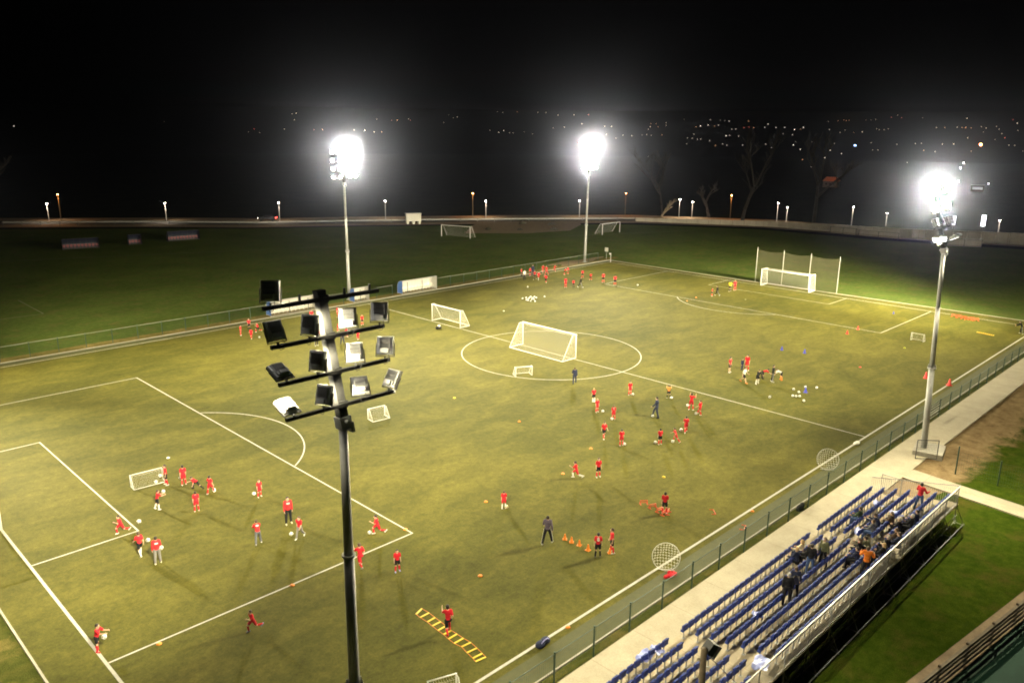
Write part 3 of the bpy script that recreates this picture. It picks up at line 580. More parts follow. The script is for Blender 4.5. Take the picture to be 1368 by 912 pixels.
# gate panel by the right mast and two stretches of wire behind it
t=thing('metal_gate','open dark metal gate frame standing in front of right mast base','gate',(48.29,-4.25,.09),math.radians(-48))
b=MB(); W_,H_=1.45,1.45
for a,c in (((0,0,.05),(0,0,H_)),((W_,0,.05),(W_,0,H_)),((0,0,H_),(W_,0,H_)),((0,0,.08),(W_,0,.08))): b.tube(a,c,.03)
ob('frame',b.mesh('frame',M['galvdark']),t); b=MB(); wire_panel(b,.03,W_-.03,0,.1,H_-.03,.1,.15,.003); ob('mesh_panel',b.mesh('mesh_panel',M['greenpost']),t)
t=thing('wire_fence','short dark fence of posts across the bare soil behind the gate','fence',(47.85,-6.99,0),math.radians(-90))
for i in range(4):
    b=MB(); b.tube((i*2.55,0,0),(i*2.55,0,2.0 if i==0 else 1.75),.045); ob('post',b.mesh('post',M['greenpost']),t)
b=MB(); wire_panel(b,0,7.65,0,.1,1.6,.14,.22,.003); ob('mesh_panel',b.mesh('mesh_panel',M['greenpost']),t)

# ------------------------------------------------------------------ goals
def net_grid(b,P,nu,nv,r=.006):
    # P(u,v)->point, strands along both directions
    for i in range(nu+1):
        pts=[P(i/nu,j/nv) for j in range(nv+1)]
        for a,c in zip(pts,pts[1:]): b.tube(a,c,r,None,3,0,False)
    for j in range(nv+1):
        pts=[P(i/nu,j/nv) for i in range(nu+1)]
        for a,c in zip(pts,pts[1:]): b.tube(a,c,r,None,3,0,False)
def goal(name,label,loc,rotz,w,h,dt,db,r=.06,nr=.0045,net=.16,group=None):
    # opening along local x from 0 to w facing +y, net towards -y
    t=thing(name,label,'goal',loc,rotz,group)
    for x in (0,w):
        b=MB(); b.tube((x,0,0),(x,0,h),r,None,10); ob('post',b.mesh('post',M['goalwhite'],True),t)
    b=MB(); b.tube((-r,0,h),(w+r,0,h),r,None,10); ob('crossbar',b.mesh('crossbar',M['goalwhite'],True),t)
    b=MB(); g=r*.75
    b.tube((0,0,g),(0,-db,g),g,None,8); b.tube((w,0,g),(w,-db,g),g,None,8); b.tube((0,-db,g),(w,-db,g),g,None,8)
    for x in (0,w):
        if dt>0: b.tube((x,0,h),(x,-dt,h-.0),g*.7,None,6); b.tube((x,-dt,h),(x,-db,g),g*.7,None,6)
        else: b.tube((x,0,h),(x,-db,g),g*.7,None,6)
    ob('back_frame',b.mesh('back_frame',M['goalwhite'],True),t)
    b=MB(); S=lambda a,c,s:V(a)+(V(c)-V(a))*s
    nu=max(4,int(w/net)); nv=max(4,int(math.hypot(h,db-dt)/net))
    net_grid(b,lambda u,v:S((u*w,-dt,h-.02),(u*w,-db,.06),v)+V((0,.10*math.sin(PI*v)*math.sin(PI*u),-.03*math.sin(PI*u))),nu,nv,nr)
    if dt>0: net_grid(b,lambda u,v:V((u*w,-dt*v,h-.03-.08*math.sin(PI*u)*math.sin(PI*v))),nu,max(2,int(dt/net)),nr)
    for x in (0,w): net_grid(b,lambda u,v,x=x:S(S((x,-.02,h),(x,-max(dt,.03),h),u),S((x,-.02,.06),(x,-db,.06),u),v),max(3,int(db/net)),nv,nr)
    ob('net',b.mesh('net',M['net']),t); return t
# local +y is the open side: centre goal opens to +X, so rotate -90 (x axis -> -Y)
goal('training_goal','large white portable goal standing on the halfway line in the centre circle',(50.62,36.45,0),math.radians(-90),7.4,2.44,.55,2.0,.058)
goal('training_goal','smaller white portable goal on the halfway line near the dugouts',(50.5,46.37,0),math.radians(90),5.05,2.0,.4,1.45,.055)
goal('goal','full size white goal on the far goal line before the tall net',(100.6,CY-3.72,0),math.radians(90),7.44,2.44,1.6,2.0,.065)
goal('goal','white goal on the left goal line, only its right post in view',(0,CY+3.7,0),math.radians(-90),7.4,2.44,1.2,2.0,.07)
def minigoal(label,loc,rotz,w,h,d): return goal('mini_goal',label,loc,rotz,w,h,d*.35,d,.026,.0026,net=.10,group='small training goals')
minigoal('small white goal with net in the left penalty area among the boys',(7.4,29.12,0),math.radians(-4.4),1.95,.78,.62)
minigoal('small white folded goal leaning at the rim of the centre circle',(43.25,28.05,0),math.radians(153),1.6,.9,.9)
minigoal('small white goal alone in open turf just right of the near mast',(25.42,28.9,0),math.radians(-6),1.5,.85,.8)
minigoal('small white goal by itself near the far right penalty area',(83.3,7.08,0),math.radians(90),1.3,.85,.6)
minigoal('white goal frame cut off at the bottom edge of the picture',(8.2,.35,0),math.radians(-20),1.2,1.1,.8)
def far_goal(label,a,c,h):
    a=V(a);c=V(c); d=c-a; t=thing('goal',label,'goal',(a.x,a.y,0),math.atan2(d.y,d.x)); w=d.length
    for x in (0,w): b=MB(); b.tube((x,0,0),(x,0,h),.07); ob('post',b.mesh('post',M['goalwhite']),t)
    b=MB(); b.tube((0,0,h),(w,0,h),.07); ob('crossbar',b.mesh('crossbar',M['goalwhite']),t)
    b=MB(); S=lambda u,v:V((u*w,2.0*v if v<.5 else 1+1*(v),h-.02 if v<.5 else h*(2-2*v)))
    net_grid(b,lambda u,v:V((u*w,.6+1.4*v,(h-.05)*(1-v)+.03)),18,8,.008)
    for x in (0,w): b.tube((x,0,h),(x,.6,h),.04); b.tube((x,.6,h),(x,2,.03),.04)
    ob('net',b.mesh('net',M['net']),t)
far_goal('faint white goal on the dark field beside the rough ground',(101,109.6),(103.0,102.8),2.4)
far_goal('faint white goal on the dark field right of the far mast',(128.7,88.5),(135.2,88.8),2.3)
# tall ball stop net behind the far goal
t=thing('ball_stop_net','tall olive ball stop net on poles behind the far goal','net',(102.75,37.9,0),math.radians(-90))
for k,x in enumerate((0,4.25,8.4,12.6)):
    b=MB(); b.tube((x,0,0),(x,0,5.25),.045,.04); ob('pole',b.mesh('pole',M['railpale']),t)
b=MB(); P=lambda u,v:V((u*12.6,.05*math.sin(u*PI*3)**2,.05+(4.9-.25*abs(math.sin(u*PI*3)))*v))
net_grid(b,P,150,60,.0105); ob('net',b.mesh('net',M['darknet']),t)
# corner flag and small notice sign
t=thing('corner_flag','thin white pole with small flag at the far corner','corner flag',(100.4,63.9,0))
b=MB(); b.tube((0,0,0),(0,0,1.65),.03); ob('pole',b.mesh('pole',M['white']),t); b=MB(); b.box((.0,.17,1.5),(.012,.32,.24)); ob('flag',b.mesh('flag',M['white']),t)
t=thing('notice_sign','small square white sign on a post beside the far corner flag','sign',(103.0,66.9,0))
b=MB(); b.tube((0,0,0),(0,0,1.5),.03); ob('post',b.mesh('post',M['galv']),t); b=MB(); b.box((-.03,0,1.65),(.03,.7,.7)); ob('panel',b.mesh('panel',M['palewhite']),t)

# ------------------------------------------------------------------ dugouts
def dugout(label,x,y,rotz,L,n,side,shell,seat,h=1.85,d=1.15,group=None):
    t=thing('dugout',label,'dugout',(x,y,0),rotz,group)     # local x along length, open side -y
    prof=[(d,.12),(d,.95),(d*.92,1.35),(d*.72,h-.18),(d*.4,h-.03),(0.05,h)]
    b=MB()
    for (y0,z0),(y1,z1) in zip(prof,prof[1:]):
        for k in range(n):
            xa=L*k/n+.02; xb=L*(k+1)/n-.02
            b.quad((xa,y0,z0),(xb,y0,z0),(xb,y1,z1),(xa,y1,z1)); b.quad((xa,y0+.015,z0+.012),(xa,y1+.015,z1+.012),(xb,y1+.015,z1+.012),(xb,y0+.015,z0+.012))
    ob('shell',b.mesh('shell',shell),t)
    for xs,mt in ((0,side),(L,shell)):
        b=MB(); q=[(xs,y0,z0) for y0,z0 in prof]+[(xs,.05,.12)]; b.poly(q); b.poly([(p[0]+.02,p[1],p[2]) for p in reversed(q)]); ob('side_panel',b.mesh('side_panel',mt),t)
    b=MB()
    for k in range(n+1):
        xx=L*k/n
        for (y0,z0),(y1,z1) in zip(prof,prof[1:]): b.tube((xx,y0+.02,z0),(xx,y1+.02,z1),.022,None,5)
    b.tube((0,.05,h),(L,.05,h),.03,None,6); b.tube((0,d,.1),(L,d,.1),.03,None,6); b.tube((0,0.05,.1),(L,0.05,.1),.03,None,6)
    for xx in (0,L): b.tube((xx,.05,.1),(xx,d,.1),.03,None,6); b.tube((xx,d,.0),(xx,d,.15),.03,None,6); b.tube((xx,.05,.0),(xx,.05,.15),.03,None,6)
    ob('frame',b.mesh('frame',M['galv' if side is not shell else 'galvdark']),t)
    k=max(3,int(L/.55))
    for i in range(k):
        b=MB(); cx=(i+.5)*L/k; b.box((cx,d-.42,.45),(.42,.4,.04)); b.box((cx,d-.2,.66),(.42,.05,.36),Matrix.Rotation(-.15,3,'X')); b.tube((cx,d-.42,.1),(cx,d-.42,.43),.03,None,5)
        ob('seat',b.mesh('seat',seat),t)
    return t
dugout('longest grey dugout with blue end panel, partly behind the near mast',37.5,66.0,0,6.3,6,M['bluepanel'],M['poly'],M['palewhite'])
dugout('short grey dugout with blue end panel between the two long ones',49.5,66.05,0,2.3,2,M['bluepanel'],M['poly'],M['palewhite'])
dugout('long grey dugout with blue end panel right of the left far mast',57.3,66.0,0,6.1,6,M['bluepanel'],M['poly'],M['palewhite'])
dugout('leftmost dark dugout with pinkish seats on the unlit far field',36.4,139.4,math.radians(-12),6.0,6,M['navyshell'],M['navyshell'],M['pinkseat'],2.0)
dugout('small dark dugout with pinkish seats between two on the unlit field',47.6,138.2,math.radians(-10),2.3,2,M['navyshell'],M['navyshell'],M['pinkseat'],2.0)
dugout('right dark dugout with pinkish seats on the unlit far field',55.0,138.0,math.radians(-8),6.0,6,M['navyshell'],M['navyshell'],M['pinkseat'],2.0)

# ------------------------------------------------------------------ floodlight masts
def lamp_meshes():
    b=MB(); b.box((0,0,.03),(.47,.52,.06)); b.box((0,0,.085),(.47,.52,.05),None,0,.93); b.box((0,.06,.132),(.34,.34,.045),None,0,.9)
    b.box((0,-.16,.16),(.24,.13,.10),None,0,.85); b.box((.14,-.16,.135),(.05,.09,.05)); b.box((-.14,-.16,.135),(.05,.09,.05)); b.box((.2,-.02,.12),(.03,.06,.03)); b.box((-.2,-.02,.12),(.03,.06,.03))
    body=b.mesh('lamp_head',M['alu'])
    b=MB()
    for i in range(11): b.box((-.14+.028*i,.07,.165),(.010,.29,.022))
    for j in range(3): b.box((0,-.05+.12*j,.163),(.30,.012,.018))
    fins=b.mesh('cooling_fins',M['fin'])
    b=MB(); b.box((0,0,-.006),(.42,.46,.01)); glass=b.mesh('glass',M['lens'])
    b=MB()
    for s in (-1,1): b.box((s*.255,-.11,.03),(.02,.36,.05))
    b.box((0,-.30,.03),(.53,.02,.05)); b.box((0,-.34,.03),(.05,.08,.05)); br=b.mesh('bracket',M['galvdark'])
    b=MB(); b.path([(.1,-.24,.10),(.13,-.38,.15),(.08,-.50,.12),(-.01,-.52,.08),(-.05,-.38,.06)],.009,5); cab=b.mesh('cable',M['black'])
    return body,fins,glass,br,cab
LM=lamp_meshes()
AREA={}
def mast(label,base,joint,top,armx,lamps,energy,visible_detail=True,stubs=()):
    t=thing('floodlight_mast',label,'floodlight mast',base,0,'floodlight masts around the pitch'); B=V(base)
    J=V(joint)-B; T=V(top)-B
    def at(s): return J*s
    m1=.42; m2=.72
    for k,(s0,s1,r0,r1) in enumerate(((0,m1,.215,.19),(m1,m2,.165,.15),(m2,1,.135,.12))):
        b=MB(); b.tube(at(s0),at(s1),r0,r1,20); ob('pole_section',b.mesh('pole_section',M['galv'],True),t)
        if k<2:
            b=MB(); d=J.normalized(); b.tube(at(s1)-d*.03,at(s1)+d*.03,r1+(.10 if k==0 else .05),None,20)
            if k==0:
                for i in range(8):
                    a=PI*i/4; c=at(s1); e=V((math.cos(a),math.sin(a),0)); b.box(c+e*(r1+.02)+V((0,0,.14)),(.14,.02,.24),Matrix.Rotation(a,3,'Z'),0,.5)
            ob('flange',b.mesh('flange',M['galv']),t)
    b=MB(); b.box((0,0,.03),(.62,.62,.06)); ob('base_plate',b.mesh('base_plate',M['galv']),t)
    # hinged head column
    d=(T-J); dn=d.normalized(); x=V(armx); x=(x-dn*x.dot(dn)).normalized(); y=dn.cross(x); R=Matrix((x,y,dn)).transposed(); RC=R
    b=MB(); b.box(J+d*.5+dn*.05,(.25,.25,d.length+.15),R); ob('head_column',b.mesh('head_column',M['mastblack']),t)
    b=MB(); b.box(J-dn*.05,(.34,.34,.34),R); b.box(J-dn*.25+x*.2,(.10,.26,.30),R); b.tube(J-y*.28,J+y*.28,.05); ob('hinge',b.mesh('hinge',M['galv']),t)
    x=V(armx).normalized(); dn=V((0,0,1)); y=dn.cross(x); R=Matrix((x,y,dn)).transposed()
    arms=(.14,.41,.69,.975); A=1.66
    for s in arms:
        b=MB(); c=J+d*s; b.box(c+y*(-.16),(A*2+.1,.10,.10),R); b.box(c-y*.145,(.3,.05,.2),R); ob('crossarm',b.mesh('crossarm',M['mastblack']),t)
    for (ai,f) in stubs:
        b=MB(); b.box(J+d*arms[ai]+x*f*A-y*.16+dn*.13,(.05,.05,.18),R); ob('stub_bracket',b.mesh('stub_bracket',M['galvdark']),t)
    for (ai,f,yaw,tilt,sprd,ef) in lamps:
        c=J+d*arms[ai]+x*f*A-y*.16+dn*.06
        yw=math.radians(yaw); tl=math.radians(tilt)
        di=V((math.cos(yw)*math.cos(tl),math.sin(yw)*math.cos(tl),-math.sin(tl)))
        zx=-di; xx=V((0,0,1)).cross(zx).normalized(); yy=zx.cross(xx); LR=Matrix((xx,yy,zx)).transposed()
        pos=c+V((0,0,.0))+yy*.345
        Mx=Matrix.Translation(pos)@LR.to_4x4()
        lo=ob('lamp_head',LM[0],t); lo.matrix_local=Mx
        for nm,me in (('cooling_fins',LM[1]),('glass',LM[2]),('bracket',LM[3]),('cable',LM[4])): ob(nm,me,lo)
        if energy*ef>0:
            key=(energy*ef,sprd)
            if key not in AREA:
                L=bpy.data.lights.new('floodlight_beam','AREA'); L.shape='RECTANGLE'; L.size=.42; L.size_y=.46; L.energy=energy*ef; L.color=LAMPC; L.spread=math.radians(sprd); AREA[key]=L
            l=bpy.data.objects.new('floodlight_beam',AREA[key]); COL.objects.link(l); l.parent=lo; l.location=(0,0,-.03)
    return t
E_=5500
ROWS=((45,110,.45,1),(27,92,.8,2),(17,84,1.1,1),(9,72,1.7,2))     # tilt, spread, power and place of the strongest lamp on each arm, bottom arm first
def grid_lamps(toward,fan=20,extra={}):
    out=[]
    for ai in range(4):
        tl,sp,ef,kk=ROWS[ai]
        for k,f in enumerate((-.93,-.42,.42,.93)):
            y=toward+fan*(k-1.5)+random.uniform(-4,4); t=tl+random.uniform(-3,3); q=(ai,f,y,t,sp,ef if k==kk else 0)
            if k==kk: q=(ai,f,toward+(0,-22,22,0)[ai],tl,sp,ef)
            if (ai,k) in extra: q=(ai,f)+extra[(ai,k)]
            out.append(q)
    return out
near=[(3,-.9,50,17,62,1.35),(2,-.92,90,27,56,.75),(2,-.36,26,10,92,.028),(2,.34,62,18,56,0),(2,.95,50,18,60,0),
      (1,-.9,92,66,96,.03),(1,-.34,26,10,92,.024),(1,.36,64,26,64,0),(1,.95,46,24,64,0),
      (0,-.9,92,68,50,0),(0,-.35,22,14,92,.012),(0,.36,66,40,86,0),(0,.92,10,34,112,.36)]
mast('tall near floodlight mast in the foreground, black and white lamp heads seen from behind',(2.42,-3.42,0),(2.50,-3.38,14.55),(2.10,-3.2,18.05),(1,0,0),near,E_,True,((3,-.42),(3,.38),(3,.86)))
mast('right floodlight mast rising from a concrete block beside the path',(50.27,-4.11,.3),(50.0,-3.6,14.6),(49.5,-2.75,18.3),(1,0,0),grid_lamps(125,18,{(3,1):(182,9,70,1.6),(3,2):(88,9,74,1.0),(1,3):(52,30,92,.55),(0,0):(180,50,80,0),(0,1):(200,48,100,.6),(0,2):(270,64,100,.16),(0,3):(330,58,80,0)}),E_)
mast('far left floodlight mast glaring behind the dugouts',(50.12,68.19,0),(50.08,68.2,15.2),(49.98,68.29,18.8),(1,0,0),grid_lamps(-98,26,{(3,2):(-113,10,74,1.7),(2,3):(-45,15,80,.9)}),E_)
mast('far corner floodlight mast glaring beyond the crowd of boys',(97.48,67.25,0),(97.6,67.1,15.0),(97.64,67.05,18.6),(1,0,0),grid_lamps(-133),E_*.85)
mast('floodlight mast at the far left corner, out of the picture',(2.3,68.2,0),(2.3,68.2,14.8),(2.3,68.2,18.4),(1,0,0),grid_lamps(-47,20,{(2,3):(16,14,116,1.3),(1,0):(-87,25,46,.75)}),E_)
mast('floodlight mast at the near right corner, out of the picture',(97.6,-4.6,0),(97.6,-4.6,14.8),(97.6,-4.6,18.4),(1,0,0),grid_lamps(133,20,{(2,0):(76,13,70,3.2),(1,0):(86,26,84,1.4),(0,3):(62,38,112,.5)}),E_)
b=MB(); b.box((0,0,.2),(2.3,1.9,.4)); o=ob('concrete_block',b.mesh('concrete_block',M['kerb']),None,(50.4,-4.45,-.0),math.radians(12)); tag(o,'pale square concrete block under the right floodlight mast','concrete block')

# ------------------------------------------------------------------ grandstand
gs=thing('grandstand','low temporary stand with rows of blue seats on scaffold by path','grandstand',(0,0,0))
SX0,SX1=6.0,40.3; RY=lambda i:-4.4-.73*i; RZ=lambda i:.15+.17*i+.05
for i in range(7):
    b=MB(); b.box(((SX0+SX1)/2,RY(i)-.16,RZ(i)-.03),(SX1-SX0,.725,.06)); b.box(((SX0+SX1)/2,RY(i)+.185,RZ(i)-.115),(SX1-SX0,.02,.11)); ob('tier',b.mesh('tier',M['deck']),gs)
def seat_mesh():
    b=MB()
    R=Matrix.Rotation(.16,3,'X')
    b.box((0,-.13,.575),(.37,.03,.33),R); b.box((0,-.16,.755),(.29,.03,.05),R); b.box((0,-.055,.56),(.34,.035,.30),Matrix.Rotation(.10,3,'X')); b.box((0,-.10,.455),(.36,.07,.06))
    for s in (-1,1): b.box((s*.185,-.07,.47),(.02,.14,.10))
    b.box((0,-.05,.22),(.045,.045,.44),None,1); b.box((0,-.06,.425),(.20,.16,.02),None,1); b.box((0,-.05,.01),(.14,.12,.02),None,1)
    return b.mesh('seat',[M['blueseat'],M['galv']])
SM=seat_mesh()
seats=[]
for i in range(7):
    for x0,x1 in ((8.2,17.5),(18.75,31.05),(32.3,39.9)):
        if i==6 and x0<10: x1-=1
        n=int(round((x1-x0)/.5))
        for k in range(n): seats.append((x0+.25+k*.5,RY(i)-.02,RZ(i)))
cam=V(CAM[0])
vis=sorted(seats,key=lambda s:(V(s)-cam).length)
def inview(p):
    d=V(p)-cam; r=[V(a).dot(d) for a in CAM[1]]; f_=CAM[2]/36
    return abs(r[0]/r[2]*f_)<.5 and abs(r[1]/r[2]*f_)<.34
first=[s for s in vis if inview(s)][:100]; fs=set(first); rest=MB()
sv=[tuple(v.co) for v in SM.vertices]; sf=[tuple(p.vertices) for p in SM.polygons]; smi=[p.material_index for p in SM.polygons]
for s in seats:
    if s in fs: o=ob('seat',SM,gs,s,random.uniform(-.03,.03))
    else:
        n=len(rest.v); rest.v+=[(v[0]+s[0],v[1]+s[1],v[2]+s[2]) for v in sv]; rest.f+=[tuple(n+q for q in f) for f in sf]; rest.m+=smi
o=ob('seat',rest.mesh('seat_rows',[M['blueseat'],M['galv']]),gs); o['kind']='stuff'
# scaffold and railings
yR=-9.25; xs=[SX0+.1+2.13*i for i in range(17)]
for x in xs:
    b=MB(); b.tube((x,yR,0),(x,yR,2.32),.028,None,8); b.tube((x,yR,.0),(x,yR,.02),.08,None,8); ob('scaffold_post',b.mesh('scaffold_post',M['galv']),gs)
    b=MB(); b.tube((x,yR+.05,1.05),(x,-4.5,.08),.024,None,6); b.tube((x,yR+2.4,0),(x,yR+2.4,.72),.024,None,6); ob('scaffold_beam',b.mesh('scaffold_beam',M['galv']),gs)
b=MB()
for z in (.14,.5): b.tube((SX0,yR-.04,z),(SX1,yR-.04,z),.022,None,6)
b.tube((SX0,yR-.5,.10),(SX1,yR-.5,.10),.022,None,6)
for x in xs[:-1:2]: b.tube((x,yR-.03,.1),(x+2.13,yR-.03,1.05),.02,None,6); b.tube((x,yR-.5,.1),(x,yR,.5),.02,None,6)
for x in xs: b.tube((x,yR-.55,.06),(x,yR+.02,.10),.02,None,6); b.tube((x,yR-.5,.1),(x,yR-.02,1.1),.018,None,6)
ob('scaffold_brace',b.mesh('scaffold_brace',M['galv']),gs)
b=MB()
n=int((SX1-SX0)/.115)
for i in range(n+1): b.box((SX0+i*.115,yR+.0,1.78),(.009,.009,.98))
b.box(((SX0+SX1)/2,yR,1.28),(SX1-SX0,.03,.03)); ob('rear_railing',b.mesh('rear_railing',M['galv']),gs)
b=MB(); b.box(((SX0+SX1)/2,yR,2.30),(SX1-SX0,.05,.05)); ob('handrail',b.mesh('handrail',M['white']),gs)
b=MB()
for i in range(44):
    y=-4.3-i*.1145; z0=.15+.17*(-(y+4.4)/.73); z0=max(.15,z0); b.box((SX1+.02,y,z0+.6),(.014,.014,1.1))
b.tube((SX1+.02,-4.3,1.28),(SX1+.02,yR,2.32),.022,None,6); b.tube((SX1+.02,-4.3,.2),(SX1+.02,yR,1.28),.02,None,6)
ob('end_railing',b.mesh('end_railing',M['galv']),gs)
b=MB()
for i in range(9): b.box((SX1+1.0,-4.9-.1*i+.35,.72),(.014,.014,1.05))
for z in (.2,1.25): b.tube((SX1+1.0,-4.55,z),(SX1+1.0,-5.75,z),.02,None,6)
for y in (-4.55,-5.75): b.tube((SX1+1.0,y,.02),(SX1+1.0,y,1.25),.02,None,6)
b.tube((SX1+.75,-4.6,.02),(SX1+1.25,-4.6,.02),.02,None,6); b.tube((SX1+.75,-5.7,.02),(SX1+1.25,-5.7,.02),.02,None,6)
o=ob('crowd_barrier',b.mesh('crowd_barrier',M['galv'])); tag(o,'low metal crowd barrier at the far front end of the stand','barrier')
# pale blue sheets left lying in the stand
def scrap(label,x,y,z,s,rz,mat='paleblue'):
    b=MB(); n=7
    for i in range(n):
        for j in range(n):
            b.v.append(((i/(n-1)-.5)*s*1.5,(j/(n-1)-.5)*s,.05+.05*math.sin(i*1.7+j)+.04*math.cos(j*2.1+i*.6)))
    for i in range(n-1):
        for j in range(n-1): b.f.append((i*n+j,(i+1)*n+j,(i+1)*n+j+1,i*n+j+1)); b.m.append(0)
    k=len(b.v); b.v+=[(v[0],v[1],v[2]-.03) for v in b.v[:k]]; b.f+=[tuple(k+q for q in reversed(f)) for f in b.f[:]]; b.m+=[0]*((n-1)*(n-1))
    o=ob('plastic_sheet',b.mesh('plastic_sheet',M[mat],True),None,(x,y,z),rz); tag(o,label,'plastic sheet','pale blue sheets lying in the stand'); return o
scrap('pale blue sheet lying in the aisle beside the front seats of stand',31.75,-5.1,RZ(1)+.0,.5,.6)
scrap('pale blue sheet over front seats at the lower end of stand',16.2,RY(0)+.02,RZ(0)+.45,.55,.2)
scrap('small pale blue sheet next to the one over the front seats',16.9,RY(0)-.1,RZ(0)+.45,.4,1.2)
scrap('pale blue sheet on seats near the bottom rear railing',18.0,RY(6)+.1,RZ(6)+.42,.6,.3)
scrap('pale blue sheet on a middle seat below the two standing spectators',21.6,RY(3),RZ(3)+.45,.35,.9)
scrap('pale blue sheet on a third row seat near far end of stand',37.3,RY(2),RZ(2)+.45,.5,.5)
scrap('pale blue sheet left of the front navy jacket in the stand',32.8,RY(3)+.02,RZ(3)+.45,.45,.3)
scrap('pale blue sheet on seats before the red jacket spectator',36.0,RY(4),RZ(4)+.45,.5,.8)
# timber pole with a lamp at the bottom edge
t=thing('lamp_pole','timber pole with black hooded lamp in front of the stand seats','lamp pole',(11.7,-9.65,0))
b=MB(); b.tube((0,0,0),(0,0,6.0),.13,.105,12); ob('pole',b.mesh('pole',M['pole_wood'],True),t)
b=MB(); R=Matrix.Rotation(math.radians(-25),3,'Z')@Matrix.Rotation(math.radians(35),3,'Y'); b.box((.24,-.06,5.95),(.26,.36,.42),R); b.box((.40,-.12,5.8),(.05,.42,.48),R); ob('lamp_head',b.mesh('lamp_head',M['black']),t)
b=MB(); b.box((.08,0,5.9),(.2,.06,.06)); b.box((.05,0,5.7),(.16,.06,.3)); ob('bracket',b.mesh('bracket',M['galvdark']),t)
b=MB(); b.path([(.1,0,5.7),(.7,-.05,5.15),(1.6,-.05,4.2),(2.6,.0,3.2),(3.5,.3,2.3)],.012,5); ob('cable',b.mesh('cable',M['black']),t)

# ------------------------------------------------------------------ training gear
def ball_mesh(white):
    b=MB(); b.ell((0,0,0),(.11,.11,.11),16,12)
    ph=(1+5**.5)/2; ico=[V(p).normalized() for p in ((0,1,ph),(0,1,-ph),(0,-1,ph),(0,-1,-ph),(1,ph,0),(1,-ph,0),(-1,ph,0),(-1,-ph,0),(ph,0,1),(ph,0,-1),(-ph,0,1),(-ph,0,-1))]
    for k,f in enumerate(b.f):
        c=sum((V(b.v[i]) for i in f),V())/len(f)
        if max(c.normalized().dot(d) for d in ico)>.972: b.m[k]=1
    return b.mesh('football',[white,M['ballblk']],True)
BM=ball_mesh(M['ball']); BY=ball_mesh(M['ballyel'])
for x,y,z,l in BALLS:
    me=BY if 'yellow' in l else BM
    o=ob('football',me,None,(x,y,z)); o.rotation_euler=(random.random()*6,random.random()*6,random.random()*6)
    tag(o,'white football in the loose pile of balls beyond the centre circle' if l=='PILE' else l,'football','footballs in the pile' if l=='PILE' else 'footballs on the pitch')
dm={'O':'orange','W':'palewhite','Y':'yellow','R':'redcone','YG':'ygreen'}; dmesh={}
for x,y,c,l in DISCS:
    if c not in dmesh:
        b=MB(); b.lathe([(.115,.0),(.12,.01),(.075,.06),(.045,.07),(.035,.066)],18); dmesh[c]=b.mesh('disc_marker',M[dm[c]],True)
    tag(ob('disc_marker',dmesh[c],None,(x,y,.002)),l,'disc marker','disc markers on the pitch')
cm={'O':'orange','B':'bluecone','R':'redcone'}
for x,y,c,h,l in CONES:
    b=MB(); k=h/.36
    b.box((0,0,.012),(.26*k,.26*k,.024)); b.lathe([(.10*k,.025),(.085*k,.10*k),(.062*k,.20*k),(.035*k,.34*k),(.026*k,.36*k)],16)
    tag(ob('training_cone',b.mesh('training_cone',M[cm[c]]),None,(x,y,.002),random.random()),l,'cone','training cones')
def hurdle_mesh():
    b=MB(); r=.026
    for s in (-1,1): b.tube((s*.22,0,.0),(s*.22,0,.24),r); b.tube((s*.22,-.14,r),(s*.22,.14,r),r)
    b.tube((-.22,0,.24),(.22,0,.24),r); b.tube((-.22,0,.12),(.22,0,.12),r*.8); return b.mesh('training_hurdle',M['redorange'])
HM=hurdle_mesh()
for i,(x,y,l) in enumerate(HURDLES): tag(ob('training_hurdle',HM,None,(x,y,0),math.radians(-35+14*i)),l,'hurdle','small orange hurdles')
for i,(x,y) in enumerate(FARHURDLES):
    o=ob('training_hurdle',HM,None,(x,y,.0),math.radians(80+9*i)); o.scale=(1.5,1.5,1.3); tag(o,'orange hurdle in the row along the far goal line at right','hurdle','orange hurdles by the far goal line')
def fallen(label,x,y,rz):
    b=MB(); b.tube((-.3,0,.02),(.3,0,.02),.018); b.tube((-.3,0,.02),(-.3,.24,.02),.018); b.tube((.3,0,.02),(.3,.24,.02),.018); tag(ob('training_hurdle',b.mesh('training_hurdle',M['redorange']),None,(x,y,0),rz),label,'hurdle','small orange hurdles')
fallen('orange hurdle lying flat inside the near touchline',31.2,1.35,.8); fallen('orange hurdle lying flat just outside the near touchline',30.7,-.95,.3)
def ladder(label,rungs,loc=None):
    c=sum((V((*a,0))+V((*e,0)) for a,e in rungs),V())/(2*len(rungs)); t=thing('agility_ladder',label,'agility ladder',c)
    for a,e in rungs:
        a=V((*a,.014))-c; e=V((*e,.014))-c; d=e-a; b=MB(); b.box((a+e)/2,(d.length,.075,.02),Matrix.Rotation(math.atan2(d.y,d.x),3,'Z')); ob('rung',b.mesh('rung',M['yellow']),t)
    for k in (0,1):
        b=MB(); P_=[V((*r[k],.012))-c for r in rungs]
        for p,q in zip(P_,P_[1:]):
            d=q-p; b.box((p+q)/2,(d.length,.018,.008),Matrix.Rotation(math.atan2(d.y,d.x),3,'Z'))
        ob('strap',b.mesh('strap',M['orange']),t)
ladder('yellow agility ladder with orange straps on the turf near the camera',RUNGS)
ladder('yellow agility ladder lying in the far right corner of the pitch',[((92.2+.05*i,2.6+.22*i),(92.65+.05*i,2.6+.22*i)) for i in range(9)])
